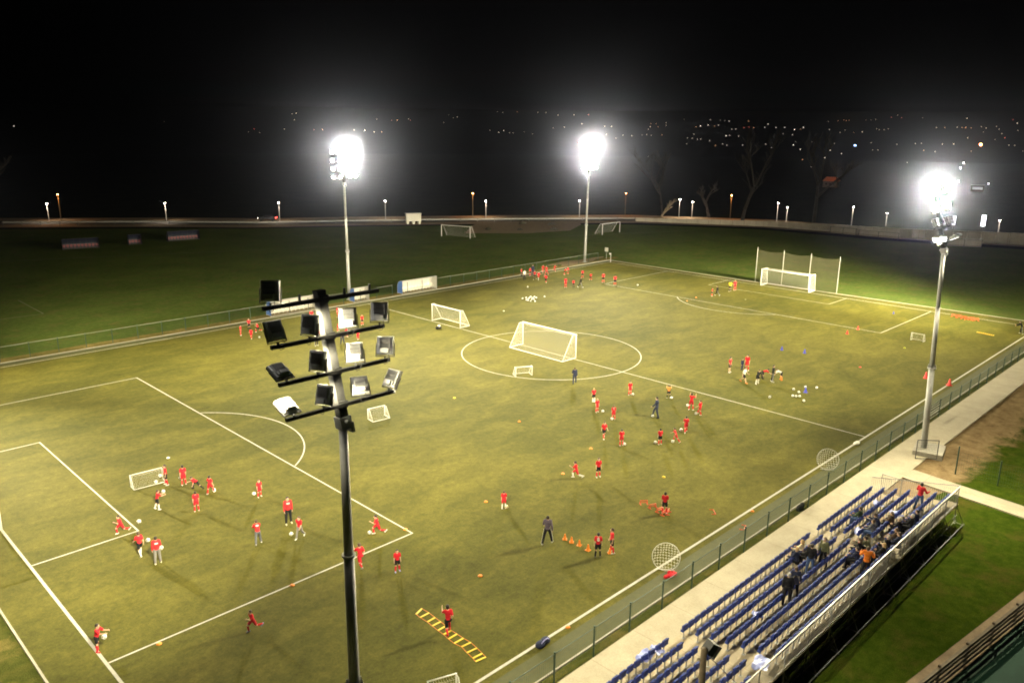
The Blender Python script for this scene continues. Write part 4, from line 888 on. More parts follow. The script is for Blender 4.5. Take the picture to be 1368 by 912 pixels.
# round rope nets by the near touchline
def dish(label,x,y,rz,lean):
    t=thing('rebound_net',label,'net',(x,y,0),rz); R=Matrix.Rotation(lean,3,'X'); r=.72; c=V((0,0,.74))
    b=MB(); pts=[c+R@V((r*math.cos(a*PI/12),0,r*math.sin(a*PI/12))) for a in range(25)]; b.path(pts,.013,6); ob('ring_frame',b.mesh('ring_frame',M['white']),t)
    b=MB(); S=lambda x,z:c+R@V((x,-.38*(1-(x*x+z*z)/(r*r)),z)); n=5; st=r/n
    for k in range(-n+1,n):
        q=k*st; L=math.sqrt(r*r-q*q); m=12
        b.path([S(q+.03*math.sin(9*q+j),-L+2*L*j/m) for j in range(m+1)],.0045,4); b.path([S(-L+2*L*j/m,q+.03*math.sin(7*q+j)) for j in range(m+1)],.0045,4)
        for j in range(-n+1,n):
            if math.hypot(q,j*st)<r*.97: b.ell(S(q,j*st),(.024,.024,.024),6,4)
    ob('net',b.mesh('net',M['white']),t)
    b=MB(); b.tube((-.45,.05,.03),(.45,.05,.03),.02); ob('foot_bar',b.mesh('foot_bar',M['white']),t)
dish('round white knotted rope net on the touchline, near one above red bundle',23.6,-.35,math.radians(125),.3)
dish('round white knotted rope net on the touchline, farther one below the halfway line',42.3,-.6,math.radians(128),.3)
def lumps(name,label,cat,x,y,parts,mat,z=0):
    b=MB()
    for c,r in parts: b.ell(c,r,12,8)
    o=ob(name,remesh(b,.03,name,M[mat]),None,(x,y,z)); return tag(o,label,cat)
lumps('bib_bundle','red bundle of bibs on the turf below the nearer rope net','bibs',23.15,-.95,[((0,0,.1),(.22,.16,.11)),((.3,-.06,.08),(.2,.12,.08)),((-.22,.1,.08),(.18,.12,.09)),((.1,.12,.19),(.15,.1,.09)),((.42,.1,.06),(.12,.1,.06))],'c_red')
o=lumps('sports_bag','dark blue sports bag on the near touchline close to the camera','bag',14.3,-.25,[((-.2,0,.16),(.26,.2,.17)),((.2,.05,.15),(.24,.2,.16)),((0,0,.26),(.12,.09,.1))],'c_navy')
b=MB(); b.path([(-.25,-.12,.28),(-.1,-.16,.42),(.1,-.16,.42),(.25,-.1,.28)],.02,6); ob('handle',b.mesh('handle',M['c_bluew'],True),o)
o=lumps('sports_bag','black and white bag on the turf before the smaller portable goal','bag',48.3,47.6,[((-.15,0,.2),(.28,.2,.2)),((.2,.05,.15),(.22,.2,.16))],'c_black')
b=MB(); b.ell((.05,0,.38),(.2,.15,.12),10,7); ob('towel',b.mesh('towel',M['c_white'],True),o)
lumps('sports_bag','dark lumpy bag on the grass strip behind the near fence','bag',35.2,-2.1,[((0,0,.16),(.42,.16,.2)),((.3,.0,.2),(.25,.14,.2))],'c_black')
lumps('plastic_bag','white flattened plastic bag on the near touchline by halfway line','bag',48.4,-.1,[((0,0,.06),(.38,.2,.07)),((.3,.06,.05),(.22,.16,.06))],'palewhite')
lumps('folded_tarp','pale lump of plastic on the grass at the right edge','tarp',64.5,-7.6,[((0,0,.1),(.7,.4,.12)),((.6,.2,.1),(.4,.35,.1))],'palewhite')
# ------------------------------------------------------------------ people
D_=math.radians
POSES=dict(
 stand=dict(hip=(4,-4),knee=(4,4),ab=5,sh=(6,-6),sab=10,el=(14,14),t=2),
 apart=dict(hip=(16,-14),knee=(6,10),ab=11,sh=(-18,22),sab=16,el=(25,25),t=3),
 walk=dict(hip=(24,-18),knee=(8,24),ab=3,sh=(-22,24),sab=9,el=(22,28),t=4),
 run=dict(hip=(52,-22),knee=(62,58),ab=3,sh=(-42,44),sab=12,el=(82,82),t=14),
 kick=dict(hip=(34,-8),knee=(22,8),ab=6,sh=(-14,18),sab=30,el=(30,30),t=4),
 lunge=dict(hip=(58,-30),knee=(58,14),ab=5,sh=(30,-10),sab=20,el=(40,30),t=52),
 lunge1=dict(hip=(22,-22),knee=(24,14),ab=22,sh=(20,-10),sab=25,el=(40,30),t=18),
 hold=dict(hip=(8,-8),knee=(10,10),ab=8,sh=(48,48),sab=6,el=(46,46),t=12),
 armsup=dict(hip=(5,-5),knee=(4,4),ab=8,sh=(60,66),sab=24,el=(105,100),t=2),
 armsb=dict(hip=(4,-4),knee=(4,4),ab=8,sh=(20,24),sab=26,el=(80,80),t=4),
 bend=dict(hip=(10,2),knee=(14,16),ab=9,sh=(52,40),sab=6,el=(20,20),t=72),
 bend1=dict(hip=(14,-6),knee=(16,16),ab=9,sh=(40,34),sab=8,el=(40,40),t=28),
 sit=dict(hip=(86,84),knee=(84,80),ab=7,sh=(26,30),sab=8,el=(52,48),t=4),
 sitl=dict(hip=(86,84),knee=(88,84),ab=8,sh=(50,54),sab=8,el=(50,52),t=30),
)
PROTO={}
def figure(pose,size):
    if (pose,size) in PROTO: return PROTO[(pose,size)]
    q=POSES[pose]; H=1.75 if size=='a' else 1.36
    w=1.0 if size=='a' else .80; hd=1.0 if size=='a' else .90
    th,sh=.245*H,.245*H; fh=.045*H
    def leg(s,i):
        a=D_(q['hip'][i]); ab=D_(q['ab'])*s; k=a-D_(q['knee'][i])
        hip=V((s*.088*w,0,0)); kn=hip+V((math.sin(ab),math.sin(a)*math.cos(ab),-math.cos(a)*math.cos(ab)))*th
        an=kn+V((math.sin(ab)*.8,math.sin(k),-math.cos(k))).normalized()*sh; 
        ft=V((s*.10,1,-.12 if k>-.3 else -.9)).normalized(); return hip,kn,an,ft
    Ls=[leg(1,0),leg(-1,1)]
    lo=min(l[2].z for l in Ls); pz=fh-lo
    if pose[:3]=='sit': pz=.47 if size=='a' else .43
    t=D_(q['t']); td=V((0,math.sin(t),math.cos(t))); fw=V((0,math.cos(t),-math.sin(t)))
    pel=V((0,0,pz)); Ls=[tuple(x+pel for x in l[:3])+(l[3],) for l in Ls]
    tl=.285*H; chest=pel+td*tl*.80; neck=pel+td*tl*1.05
    hp=D_(q['t']*.55); hdv=V((0,math.sin(hp),math.cos(hp))); head=neck+hdv*.125*hd*1.0
    hf=V((0,math.cos(hp),-math.sin(hp)))
    def arm(s,i):
        S=pel+td*tl*.96+V((s*.165*w,0,0)); a=D_(q['sh'][i]); ab=D_(q['sab'])*s
        if abs(q['t'])>40: pass
        E=S+V((math.sin(ab),math.sin(a)*math.cos(ab),-math.cos(a)*math.cos(ab)))*.168*H
        f=a+D_(q['el'][i]); d2=V((math.sin(ab)*.35-s*.12*(1 if q['el'][i]>40 else 0),math.sin(f),-math.cos(f))).normalized(); W_=E+d2*.142*H
        return S,E,W_,d2
    As=[arm(1,0),arm(-1,1)]
    vx=.021 if size=='a' else .018
    R=Matrix((V((1,0,0)),fw,td)).transposed()
    HR=Matrix((V((1,0,0)),hf,hdv)).transposed()
    # body
    b=MB()
    b.ell(pel+td*.02,(.150*w,.105*w,.11*w),14,9,R); b.ell(pel+td*tl*.40,(.130*w,.092*w,.15*w),14,9,R); b.ell(pel+td*tl*.76,(.158*w,.105*w,.16*w),14,9,R)
    for S,E,W_,d2 in As: b.cap(pel+td*tl*.90,.07*w,S,.056*w)
    b.cap(pel+td*tl*.95,.058*w,neck+hdv*.05,.052*w)
    b.ell(head,(.078*hd,.096*hd,.118*hd),14,10,HR); b.ell(head+hf*.03*hd-hdv*.06*hd,(.055*hd,.06*hd,.055*hd),10,8,HR)
    for hip,kn,an,ft in Ls:
        b.cap(hip-V((0,0,0)),.086*w,kn,.056*w); b.cap(kn,.056*w,an,.038*w); m=kn.lerp(an,.30); b.ell(m-V((0,.014,0)),(.050*w,.052*w,.075*w)); b.cap(an,.036*w,an+ft*.08*H/1.75-V((0,0,.012)),.03*w)
    hands=MB()
    for k,(S,E,W_,d2) in enumerate(As):
        s=1 if k==0 else -1
        b.cap(S,.055*w,E,.040*w); b.cap(E,.041*w,W_,.027*w)
        u=V((1,0,0)); u=(u-d2*u.dot(d2)).normalized(); n=d2.cross(u); pm=W_+d2*.045*w
        PR=Matrix((n,u,d2)).transposed(); b.ell(pm,(.040*w,.018*w,.052*w),10,7,PR)
        for j,(o_,ln_) in enumerate(((-.030,.062),(-.010,.072),(.010,.068),(.029,.054))):
            p0=pm+d2*.028*w+n*o_*w; p1=p0+(d2+u*(-s)*.22)*ln_*.5*w; p2=p1+(d2*.7+u*(-s)*.75)*ln_*.5*w
            hands.tube(p0,p1,.0095*w,.0088*w,6); hands.tube(p1,p2,.0088*w,.0065*w,6)
        tb=pm-n*.03*w-d2*.012*w; t1=tb+(-n*.8+d2*.6)*.035*w; hands.tube(tb,t1,.0115*w,.010*w,6); hands.tube(t1,t1+(d2+u*(-s)*.4)*.026*w,.010*w,.0075*w,6)
    post=MB(); post.add(hands)
    post.ell(head+hf*.098*hd-hdv*.012*hd,(.013,.017,.022),7,6,HR)
    for s in (-1,1): post.ell(head+V((s*.080*hd,0,0))-hdv*.008-hf*.005,(.012,.026,.034),7,6,HR); post.ell(head+V((s*.031*hd,0,0))+hf*.088*hd+hdv*.008,(.012,.008,.008),7,6,HR,1)
    post.ell(head+hf*.088*hd-hdv*.058*hd,(.022,.008,.006),7,6,HR,1)
    P={'body':remesh(b,vx,'person',[M['skin'],M['eye']],post)}
    def clothes(name,fn,vox=None,it=3):
        bb=MB(); fn(bb); P[name]=remesh(bb,vox or vx,name,[M['c_red']],None,it)
    g=.022
    def torso(bb,ex=0):
        bb.ell(pel+td*.03,(.158*w+ex,.122*w+ex,.10*w+ex),14,9,R); bb.ell(pel+td*tl*.40,(.146*w+ex,.112*w+ex,.16*w+ex),14,9,R); bb.ell(pel+td*tl*.76,(.172*w+ex,.122*w+ex,.155*w+ex),14,9,R)
        for S,E,W_,d2 in As: bb.cap(pel+td*tl*.90,.085*w+ex,S,.072*w+ex)
    def short(bb):
        torso(bb)
        for S,E,W_,d2 in As: bb.cap(S,.073*w,S.lerp(E,.78),.062*w)
    def long(bb):
        torso(bb,.012)
        for S,E,W_,d2 in As: bb.cap(S,.077*w,E,.062*w); bb.cap(E,.062*w,E.lerp(W_,.90),.046*w)
    def shorts(bb):
        bb.ell(pel-td*.01,(.160*w,.125*w,.10*w),14,9,R)
        for hip,kn,an,ft in Ls: bb.cap(hip,.105*w,hip.lerp(kn,.72),.088*w)
    def trousers(bb):
        bb.ell(pel-td*.01,(.160*w,.125*w,.10*w),14,9,R)
        for hip,kn,an,ft in Ls: bb.cap(hip,.102*w,kn,.076*w); bb.cap(kn,.076*w,kn.lerp(an,.93),.060*w)
    clothes('shirt',short); clothes('jacket',long); clothes('shorts',shorts); clothes('trousers',trousers)
    for i,(hip,kn,an,ft) in enumerate(Ls):
        clothes('sock%d'%i,lambda bb:(bb.cap(kn.lerp(an,.14),.062*w,an,.048*w),bb.ell(kn.lerp(an,.33)-V((0,.012,0)),(.060*w,.062*w,.08*w))))
        def shoe(bb):
            L_=.145*H/1.75; a0=an-V((0,0,.012)); toe=an+ft*L_-V((0,0,.02)); heel=an-ft*.045-V((0,0,.018))
            bb.cap(heel,.043*w,an+ft*L_*.45-V((0,0,.014)),.046*w); bb.cap(an+ft*L_*.45-V((0,0,.014)),.046*w,toe,.036*w)
        clothes('shoe%d'%i,shoe,.016)
    bb=MB(); bb.ell(head+hdv*.024*hd-hf*.020*hd,(.088*hd,.100*hd,.112*hd),16,10,HR); P['hair']=bb.mesh('hair',[M['h_dark']],True)
    bb=MB(); bb.ell(head+hdv*.024*hd-hf*.020*hd,(.088*hd,.100*hd,.112*hd),16,10,HR); bb.ell(head-hdv*.08*hd-hf*.06*hd,(.085*hd,.06*hd,.12*hd),12,8,HR); P['hairlong']=bb.mesh('hair',[M['h_dark']],True)
    P['back']=(pel+td*tl*.72-fw*.150*w,R.copy()); P['chest']=(pel+td*tl*.74+fw*.150*w,R.copy()); P['w']=w; P['legs']=Ls; P['H']=H; P['head']=head; P['hands']=[a[2]+a[3]*.07 for a in As]
    PROTO[(pose,size)]=P; return P
K_=lambda top,tm,low,lm,sock,shoe,**k:dict(top=top,tm=tm,low=low,lm=lm,sock=sock,shoe=shoe,**k)
KITS=dict(
 R=K_('shirt','c_red','shorts','c_red2','c_red','c_white'),RB=K_('shirt','c_red','shorts','c_black','c_red','c_white'),RBW=K_('shirt','c_red','shorts','c_black','c_white','c_white'),
 RBR=K_('shirt','c_red','shorts','c_black','c_red','c_red'),RBB=K_('shirt','c_red','shorts','c_black','c_red','c_bluew'),RBB2=K_('shirt','c_red','shorts','c_red2','c_red','c_bluew'),
 RK=K_('shirt','c_red','shorts','c_black','c_black','c_black'),RKW=K_('shirt','c_red','shorts','c_black','c_black','c_white'),RKN=K_('shirt','c_red','shorts','c_black','c_black','c_grey',num='8'),
 RN=K_('shirt','c_red','shorts','c_red2','c_red','c_white',num='7'),RW=K_('shirt','c_red','shorts','c_red2','c_white','c_white'),RWS=K_('shirt','c_red','shorts','c_red2','c_red','c_white',hair='h_blond'),
 RS=K_('shirt','c_red','shorts','c_black',None,'c_white'),RG=K_('jacket','c_redjk','trousers','c_grey',None,'c_cream',patch='back'),RGS=K_('shirt','c_red','trousers','c_grey',None,'c_white'),
 RD=K_('jacket','c_redjk','trousers','c_greycoat',None,'c_white',patch='back',hair='h_brown'),RDW=K_('jacket','c_redjk','trousers','c_black',None,'c_cream',patch='chest'),
 PJ=K_('jacket','c_purple','trousers','c_black',None,'c_white',stripe=1),N=K_('jacket','c_navy','trousers','c_navy',None,'c_black'),K=K_('jacket','c_black','trousers','c_black',None,'c_white',stripe=1),
 KS=K_('jacket','c_black','shorts','c_black','c_white','c_white'),WB=K_('shirt','c_white','shorts','c_black',None,'c_orange'),WO=K_('shirt','c_white','shorts','c_black','c_orange','c_orange'),
 O=K_('shirt','c_orange','shorts','c_black','c_black','c_white'),Y=K_('shirt','c_yellow','shorts','c_black','c_black','c_white'),WK=K_('shirt','c_white','trousers','c_black',None,'c_black'),
 RJ=K_('jacket','c_redjk','trousers','c_jeans',None,'c_black'),SG=K_('jacket','c_green','trousers','c_jeans',None,'c_black'),SN=K_('jacket','c_navy','trousers','c_black',None,'c_black'),SN2=K_('jacket','c_navy','trousers','c_black',None,'c_black',hair='h_brown',bag=1),
 SS=K_('jacket','c_greycoat','trousers','c_jeans',None,'c_black',hair='h_brown'),SB=K_('jacket','c_brown','trousers','c_black',None,'c_black',hair='h_brown'),SK=K_('jacket','c_black','trousers','c_black',None,'c_black',hair='h_grey'),
 SK2=K_('jacket','c_black','trousers','c_black',None,'c_black',hair='h_blond',long=1),SO=K_('jacket','c_olive','trousers','c_black',None,'c_black'),SC=K_('jacket','c_black','trousers','c_black',None,'c_black',scarf='c_crimson',hair='h_brown',long=1),
 OJ=K_('jacket','c_orangejk','trousers','c_black',None,'c_black',hair='h_brown'),SJ=K_('jacket','c_black','trousers','c_jeans',None,'c_white'),SL=K_('jacket','c_olive','trousers','c_black',None,'c_black',hair='h_brown',scarf='c_cream'),
 SRK=K_('jacket','c_black','trousers','c_black',None,'c_black',scarf='c_red',hair='h_brown'),SW=K_('jacket','c_cream','trousers','c_navy',None,'c_white',hair='h_blond',long=1))
def setmat(o,m,i=0):
    o.material_slots[i].link='OBJECT'; o.material_slots[i].material=m
TXT={}
def digit(ch):
    if ch not in TXT:
        cu=bpy.data.curves.new('shirt_number','FONT'); cu.body=ch; cu.size=.26; cu.extrude=.012; cu.align_x='CENTER'; cu.align_y='CENTER'; cu.offset=.006
        o=bpy.data.objects.new('tmp',cu); COL.objects.link(o); dg=bpy.context.evaluated_depsgraph_get(); dg.update()
        me=bpy.data.meshes.new_from_object(o.evaluated_get(dg)); bpy.data.objects.remove(o); me.materials.clear(); me.materials.append(M['c_white']); TXT[ch]=me
    return TXT[ch]
HAIRS=['h_dark','h_dark','h_brown','h_dark','h_brown']
def person(x,y,z,rz,pose,kit,size,h,label,group,idx):
    P=figure(pose,size); k=KITS[kit]
    o=ob('person',P['body'],None,(x,y,z),math.radians(rz)); s=h/P['H']
    if pose=='bend': s=h/1.4 if size=='k' else h/1.75
    o.scale=(s,s,s); tag(o,label,'person',group)
    def part(nm,me,mat):
        c=ob(nm,P[me],o); setmat(c,M[mat]); return c
    hair=k.get('hair') or HAIRS[idx%5]
    if 'blond' in label or 'fair-haired' in label: hair='h_blond'
    part('hair','hairlong' if k.get('long') else 'hair',hair)
    top=part(k['top'],k['top'],k['tm']); part(k['low'],k['low'],k['lm'])
    if k['sock']:
        for i in (0,1): part('sock','sock%d'%i,k['sock'])
    for i in (0,1): part('shoe','shoe%d'%i,k['shoe'])
    if 'num' in k:
        c=ob('shirt_number',digit(k['num']),top); p,R=P['back']; X=V((-1,0,0)); Y=R@V((0,0,1)); Zv=X.cross(Y); m=Matrix((X,Y,Zv)).transposed().to_4x4(); m.translation=p*1.0+R@V((0,.035,0)); c.matrix_local=m; c.scale=(.95,.95,1)
    if 'patch' in k:
        p,R=P[k['patch']]; b=MB(); sg=-1 if k['patch']=='back' else 1
        for i in range(7):
            a=(i-3)*.13; b.box(R@V((math.sin(a)*.19*P['w'],sg*(.02+(math.cos(a)-1)*.12),.055 if k['patch']=='chest' else .03))+p-R@V((0,sg*.024,0)),(.026*P['w'],.02,.07),R@Matrix.Rotation(-sg*a,3,'Z'))
        ob('chest_band' if k['patch']=='chest' else 'back_print',b.mesh('print',M['c_white']),top)
    if 'stripe' in k:
        for (hip,kn,an,ft),sg in zip(P['legs'],(1,-1)):
            b=MB(); o_=V((sg,0,0)); b.path([hip+o_*.100*P['w'],kn+o_*.074*P['w'],kn.lerp(an,.92)+o_*.058*P['w']],.013,5); ob('side_stripe',b.mesh('side_stripe',M['c_white']),o)
    if 'scarf' in k:
        b=MB(); hd=P['head']; b.ell(hd+V((0,-.005,-.145)),(.105,.10,.05),12,8); b.ell(hd+V((.03,.09,-.2)),(.035,.025,.10),8,6); ob('scarf',b.mesh('scarf',M[k['scarf']],True),o)
    if 'bag' in k:
        b=MB(); b.box((.0,-.20,1.12),(.3,.12,.38),None,0,.85); bg=ob('backpack',b.mesh('backpack',M['c_grey']),None,o.location,math.radians(rz)); bg.scale=(s,s,s); tag(bg,'grey backpack worn by the navy-coated spectator in the stand','backpack')
    return o
for i,(x,y,rz,pose,kit,sz,h,l) in enumerate(PEOPLE): person(x,y,0,rz,pose,kit,sz,h,l,'people training on the pitch',i)
for i,(x,y,z,rz,pose,kit,l) in enumerate(SPECTATORS): person(x,y,z+.05,rz,pose,kit,'a',1.75,l,'spectators in the stand',i)

# ------------------------------------------------------------------ background
def street_lamp(label,x,y,h,orange=False,g='white street lamps along the road'):
    t=thing('street_lamp',label,'street lamp',(x,y,0),math.atan2(-21-y,-9-x),g)
    b=MB(); b.tube((0,0,0),(0,0,h),.09,.05,8); ob('pole',b.mesh('pole',M['galv'] if not orange else M['pole_wood']),t)
    b=MB(); b.tube((0,0,h-.05),(.5,0,h+.1),.04); ob('bracket',b.mesh('bracket',M['galvdark']),t)
    b=MB(); b.box((.62,0,h+.10),(.62,.28,.12)); hd=ob('lamp_head',b.mesh('lamp_head',M['galv']),t)
    b=MB(); b.ell((.68,0,h+.0),(.24,.15,.13),10,6); ob('glass',b.mesh('glass',M['streetorange'] if orange else M['streetglow'],True),hd)
    k='o' if orange else 'w'
    if k not in AREA:
        L=bpy.data.lights.new('street_light','SPOT'); L.energy=900 if orange else 1300; L.color=(1,.45,.15) if orange else (1,.8,.6); L.spot_size=math.radians(150); L.spot_blend=.7; L.shadow_soft_size=.15; AREA[k]=L
    l=bpy.data.objects.new('street_light',AREA[k]); COL.objects.link(l); l.parent=hd; l.location=(.68,0,h-.2)
for l,x,y,h in (('white street lamp, leftmost by the road at the left edge',48.5,189.8,4.2),('white street lamp above the right dark dugout, left part of road',68.9,172.5,4.4),('white street lamp just right of the dark car',89,155.4,4.6),('white street lamp between left far mast and the white hut',111.1,143.1,4.6),
 ('white street lamp right of the hut, beside an orange lamp',132.5,129.5,4.35),('white street lamp immediately left of the far corner mast',152.4,115.2,4.3),('white street lamp lighting the pale bent tree',171,97.1,4.8),('white street lamp just right of the pale bent tree',175.2,95.9,4.0),
 ('white street lamp, left of the close pair before the straight tree',179.5,74.2,5.0),('white street lamp, right of the close pair before the straight tree',181.4,72.6,4.0),('white street lamp behind the wall left of the right mast, taller',186.1,58.3,4.8),('white street lamp behind the wall left of right mast, lower',194.3,53.3,3.2),('white street lamp at the right edge of the picture behind wall',199.2,30.2,3.0)):
    street_lamp(l,x,y,h)
for l,x,y,h in (('orange street lamp on the left beside the leftmost white lamp',50.1,186.4,6.5),('orange street lamp right of the white hut',131.2,133,6.1),('orange street lamp right of the far corner mast',164.6,109.7,5.9),('orange street lamp left of the big leaning tree',179.8,87.3,6.0)):
    street_lamp(l,x,y,h,True,'orange street lamps along the road')
# guard rail
G=offs(RP[2:8],1.4); t=thing('guard_rail','long grey guard rail along the road beyond the dark field','guard rail',(*G[0],0)); o0=V((*G[0],0))
b=MB()
for p,q in zip(G,G[1:]):
    p=V((*p,0))-o0; q=V((*q,0))-o0; d=q-p; R=Matrix.Rotation(math.atan2(d.y,d.x),3,'Z')
    for z in (.62,.78): b.box((p+q)/2+V((0,0,z)),(d.length,.06,.12),R)
    n=int(d.length/4)
    for i in range(n):
        pb=MB(); pb.box(p+d*i/n+V((0,0,.42)),(.1,.12,.84),R); ob('post',pb.mesh('post',M['galvdark']),t)
ob('rail',b.mesh('rail',M['galv']),t)
# wall on the right
G=[(155.6,99.6),(163,86.5),(171.2,72.1),(173.2,57),(174.5,43.1),(181.6,20.8),(192,0),(205,-24)]; Hh=[.9,1.1,1.3,1.6,1.9,2.4,2.5,2.5]
t=thing('concrete_wall','long pale concrete wall behind the dark field on the right','wall',(*G[0],0)); o0=V((*G[0],0)); b=MB(); c=MB()
for i in range(len(G)-1):
    p=V((*G[i],0))-o0; q=V((*G[i+1],0))-o0; d=(q-p); n=int(d.length/2.5); nn=V((-d.y,d.x,0)).normalized()*.1
    for k in range(n):
        a=p+d*(k/n+.002); e=p+d*((k+1)/n-.002); h0=Hh[i]+(Hh[i+1]-Hh[i])*(k+.5)/n
        v=[a-nn,e-nn,e+nn,a+nn]; lo=[(x.x,x.y,0) for x in v]; hi=[(x.x,x.y,h0) for x in v]; b.poly(hi)
        for j in range(4): b.quad(lo[j],lo[(j+1)%4],hi[(j+1)%4],hi[j])
ob('wall_panel',b.mesh('wall_panel',M['wall']),t)
def low_barrier(label,a,c,h):
    a=V((*a,0));c=V((*c,0)); d=c-a; t=thing('low_shelter',label,'shelter',a,math.atan2(d.y,d.x)); L=d.length
    b=MB()
    for x in (0,L/2,L): b.box((x,0,h/2),(.1,.1,h))
    b.box((L/2,.0,h),(L+.2,.5,.08)); ob('frame',b.mesh('frame',M['galvdark']),t); b=MB(); b.box((L/2,.25,h*.5),(L,.05,h*.75)); ob('back_panel',b.mesh('back_panel',M['wall']),t); b=MB(); b.box((L/2,-.05,.42),(L-.3,.35,.05)); ob('bench',b.mesh('bench',M['wood']),t)
low_barrier('low open shelter before the wall, leftmost of three',(169.8,56.2),(170.2,50.6),1.5); low_barrier('long low open shelter before the wall, middle of three',(170.3,50),(171,41.8),1.3); low_barrier('low open shelter before the wall right of the right mast',(167.2,31),(169.6,25.4),1.7)
# hut
t=thing('hut','small white hut at the road edge beyond the dark field','hut',(108.6,131.4,0),math.radians(-28))
b=MB(); b.box((1.75,.8,1.5),(3.5,1.6,1.7)); ob('wall',b.mesh('wall',M['hutwhite']),t); b=MB(); b.box((1.75,.8,2.42),(3.7,1.8,.12)); ob('roof',b.mesh('roof',M['hutwhite']),t)
for x in (.35,1.75,3.15): b=MB(); b.box((x,.8,.33),(.5,1.5,.64)); ob('leg',b.mesh('leg',M['hutwhite']),t)
# car
t=thing('car','dark car with a red tail lamp driving left on the road','car',(87.6,158.8,.03),math.radians(139))
b=MB(); b.box((0,0,.62),(4.2,1.7,.5)); b.box((-.2,0,1.08),(2.3,1.5,.46),None,0,.78); ob('body',remesh(b,.07,'body',M['carpaint']),t)
b=MB(); b.box((-.2,0,1.1),(2.0,1.56,.28),None,0,.8); ob('window',b.mesh('window',M['glassdark']),t)
for x in (-1.35,1.35):
    for y in (-.8,.8): b=MB(); b.tube((x,y-.1,.33),(x,y+.1,.33),.33,None,16); ob('wheel',b.mesh('wheel',M['tyre']),t)
M['tail']=glow('tail_lamp',(1,.03,.02),14); M['headl']=glow('head_lamp',(1,.9,.75),40)
for y in (-.6,.6):
    b=MB(); b.box((-2.13,y,.75),(.06,.36,.2)); ob('tail_lamp',b.mesh('tail_lamp',M['tail']),t)
    b=MB(); b.box((2.12,y,.7),(.06,.3,.16)); ob('headlight',b.mesh('headlight',M['headl']),t)
# bare trees
def bare_tree(label,x,y,H,lean,r0,mat,seed,depth=5,name='bare_tree'):
    rnd=random.Random(seed); t=thing(name,label,'tree',(x,y,0)); tr=MB(); cr=MB()
    def grow(p,d,L,r,k):
        n=3; pts=[p]
        for i in range(n):
            d=(d+V((rnd.uniform(-.13,.13),rnd.uniform(-.13,.13),rnd.uniform(-.02,.10)))).normalized(); pts.append(pts[-1]+d*L/n)
        for i in range(n): (tr if k==depth else cr).tube(pts[i],pts[i+1],r*(1-.13*i),r*(1-.13*(i+1)),7 if k>2 else 4)
        if k==0: return
        for j in range(3 if k>2 else 4):
            a=rnd.uniform(0,2*PI); s=rnd.uniform(.35,.75); e=V((math.cos(a),math.sin(a),.25)); q=pts[-1] if j<2 else pts[rnd.choice((1,2))]
            grow(q,(d*(1-s*.45)+e*s).normalized(),L*rnd.uniform(.52,.74),r*.58,k-1)
    grow(V((0,0,0)),V(lean).normalized(),H*.42,r0,depth)
    ob('trunk',tr.mesh('trunk',M[mat],True),t); ob('branches',cr.mesh('branches',M[mat]),t)
bare_tree('tall thin bare tree left of the pale bent tree',172,103,19,(.0,.1,1),.26,'bark',3)
bare_tree('small pale bent tree lit by the street lamp',168.5,101,6.0,(.35,-.45,.8),.30,'barkpale',5,4)
bare_tree('slanting bare trunk right of the pale bent tree',178,92.5,9.5,(-.12,.25,1),.42,'bark',6,4)
bare_tree('big bare tree leaning right behind the pale wall',177.5,82.5,21,(.16,-.26,1),.46,'bark',8)
bare_tree('big straight bare tree behind the pale wall',187.5,68.3,22,(.02,-.04,1),.5,'bark',11)
bare_tree('faint bare tree beyond the road at the left edge',40,204,16,(0,.1,1),.4,'bark',15)
def scrub(label,x,y,s,seed):
    rnd=random.Random(seed); b=MB()
    for i in range(160):
        a=rnd.uniform(0,2*PI); r=s*math.sqrt(rnd.random()); z=rnd.random()*s*.8*(1-(r/s)**2)+.05; c=V((r*math.cos(a),r*math.sin(a),z)); u=V((rnd.uniform(-1,1),rnd.uniform(-1,1),rnd.uniform(-1,1))).normalized()*.16; w=u.orthogonal().normalized()*.10
        b.quad(c-u,c+w,c+u,c-w)
    t=thing('shrub',label,'shrub',(x,y,0),0,'low scrub on the rough ground'); ob('foliage',b.mesh('foliage',M['leaf']),t); b=MB()
    for i in range(5): b.tube((0,0,0),(rnd.uniform(-.5,.5)*s,rnd.uniform(-.5,.5)*s,s*.6),.03,.012,5)
    ob('stem',b.mesh('stem',M['bark']),t)
for i,(x,y,s,l) in enumerate(((127,101,.9,'brown shrub at the near right end of the rough ground'),(121,106,.7,'brown shrub in the middle of the rough ground'),(134,108,1.0,'brown shrub at the right of the rough ground'),(116,111,.8,'brown shrub at the left of the rough ground'),(130,114,.9,'brown shrub at the back of the rough ground'))): scrub(l,x,y,s,i)
# lit boards, kiosk, house
def lit_board(label,x,y,w,h,z,mat):
    t=thing('lit_sign',label,'sign',(x,y,0),math.atan2(-21-y,-9-x)+PI/2); b=MB(); b.box((0,0,z+h/2),(w,.12,h)); ob('panel',b.mesh('panel',mat),t); b=MB(); b.tube((-w*.3,.1,0),(-w*.3,.1,z+h*.8),.05); b.tube((w*.3,.1,0),(w*.3,.1,z+h*.8),.05); ob('post',b.mesh('post',M['galvdark']),t)
M['board']=glow('lit_board_white',(.93,.95,1),3); M['kiosk']=glow('kiosk_light',(.9,.95,1),.2); M['bluelit']=glow('blue_sign_light',(.35,.55,1),14); M['violetlit']=glow('violet_lamp',(.6,.6,1),40); M['orangelit']=glow('orange_fire_light',(1,.33,.08),45); M['whitelit']=glow('white_lamp',(1,.97,.95),25)
lit_board('white glowing upright sign right behind the right mast',200.5,40.2,.8,2.1,1.0,M['board']); lit_board('white glowing upright sign further right behind the wall',203,34.5,.9,2.6,1.0,M['board'])
t=thing('kiosk','lit white kiosk with bright lamp far off at the right','kiosk',(342.2,75,0),math.radians(105))
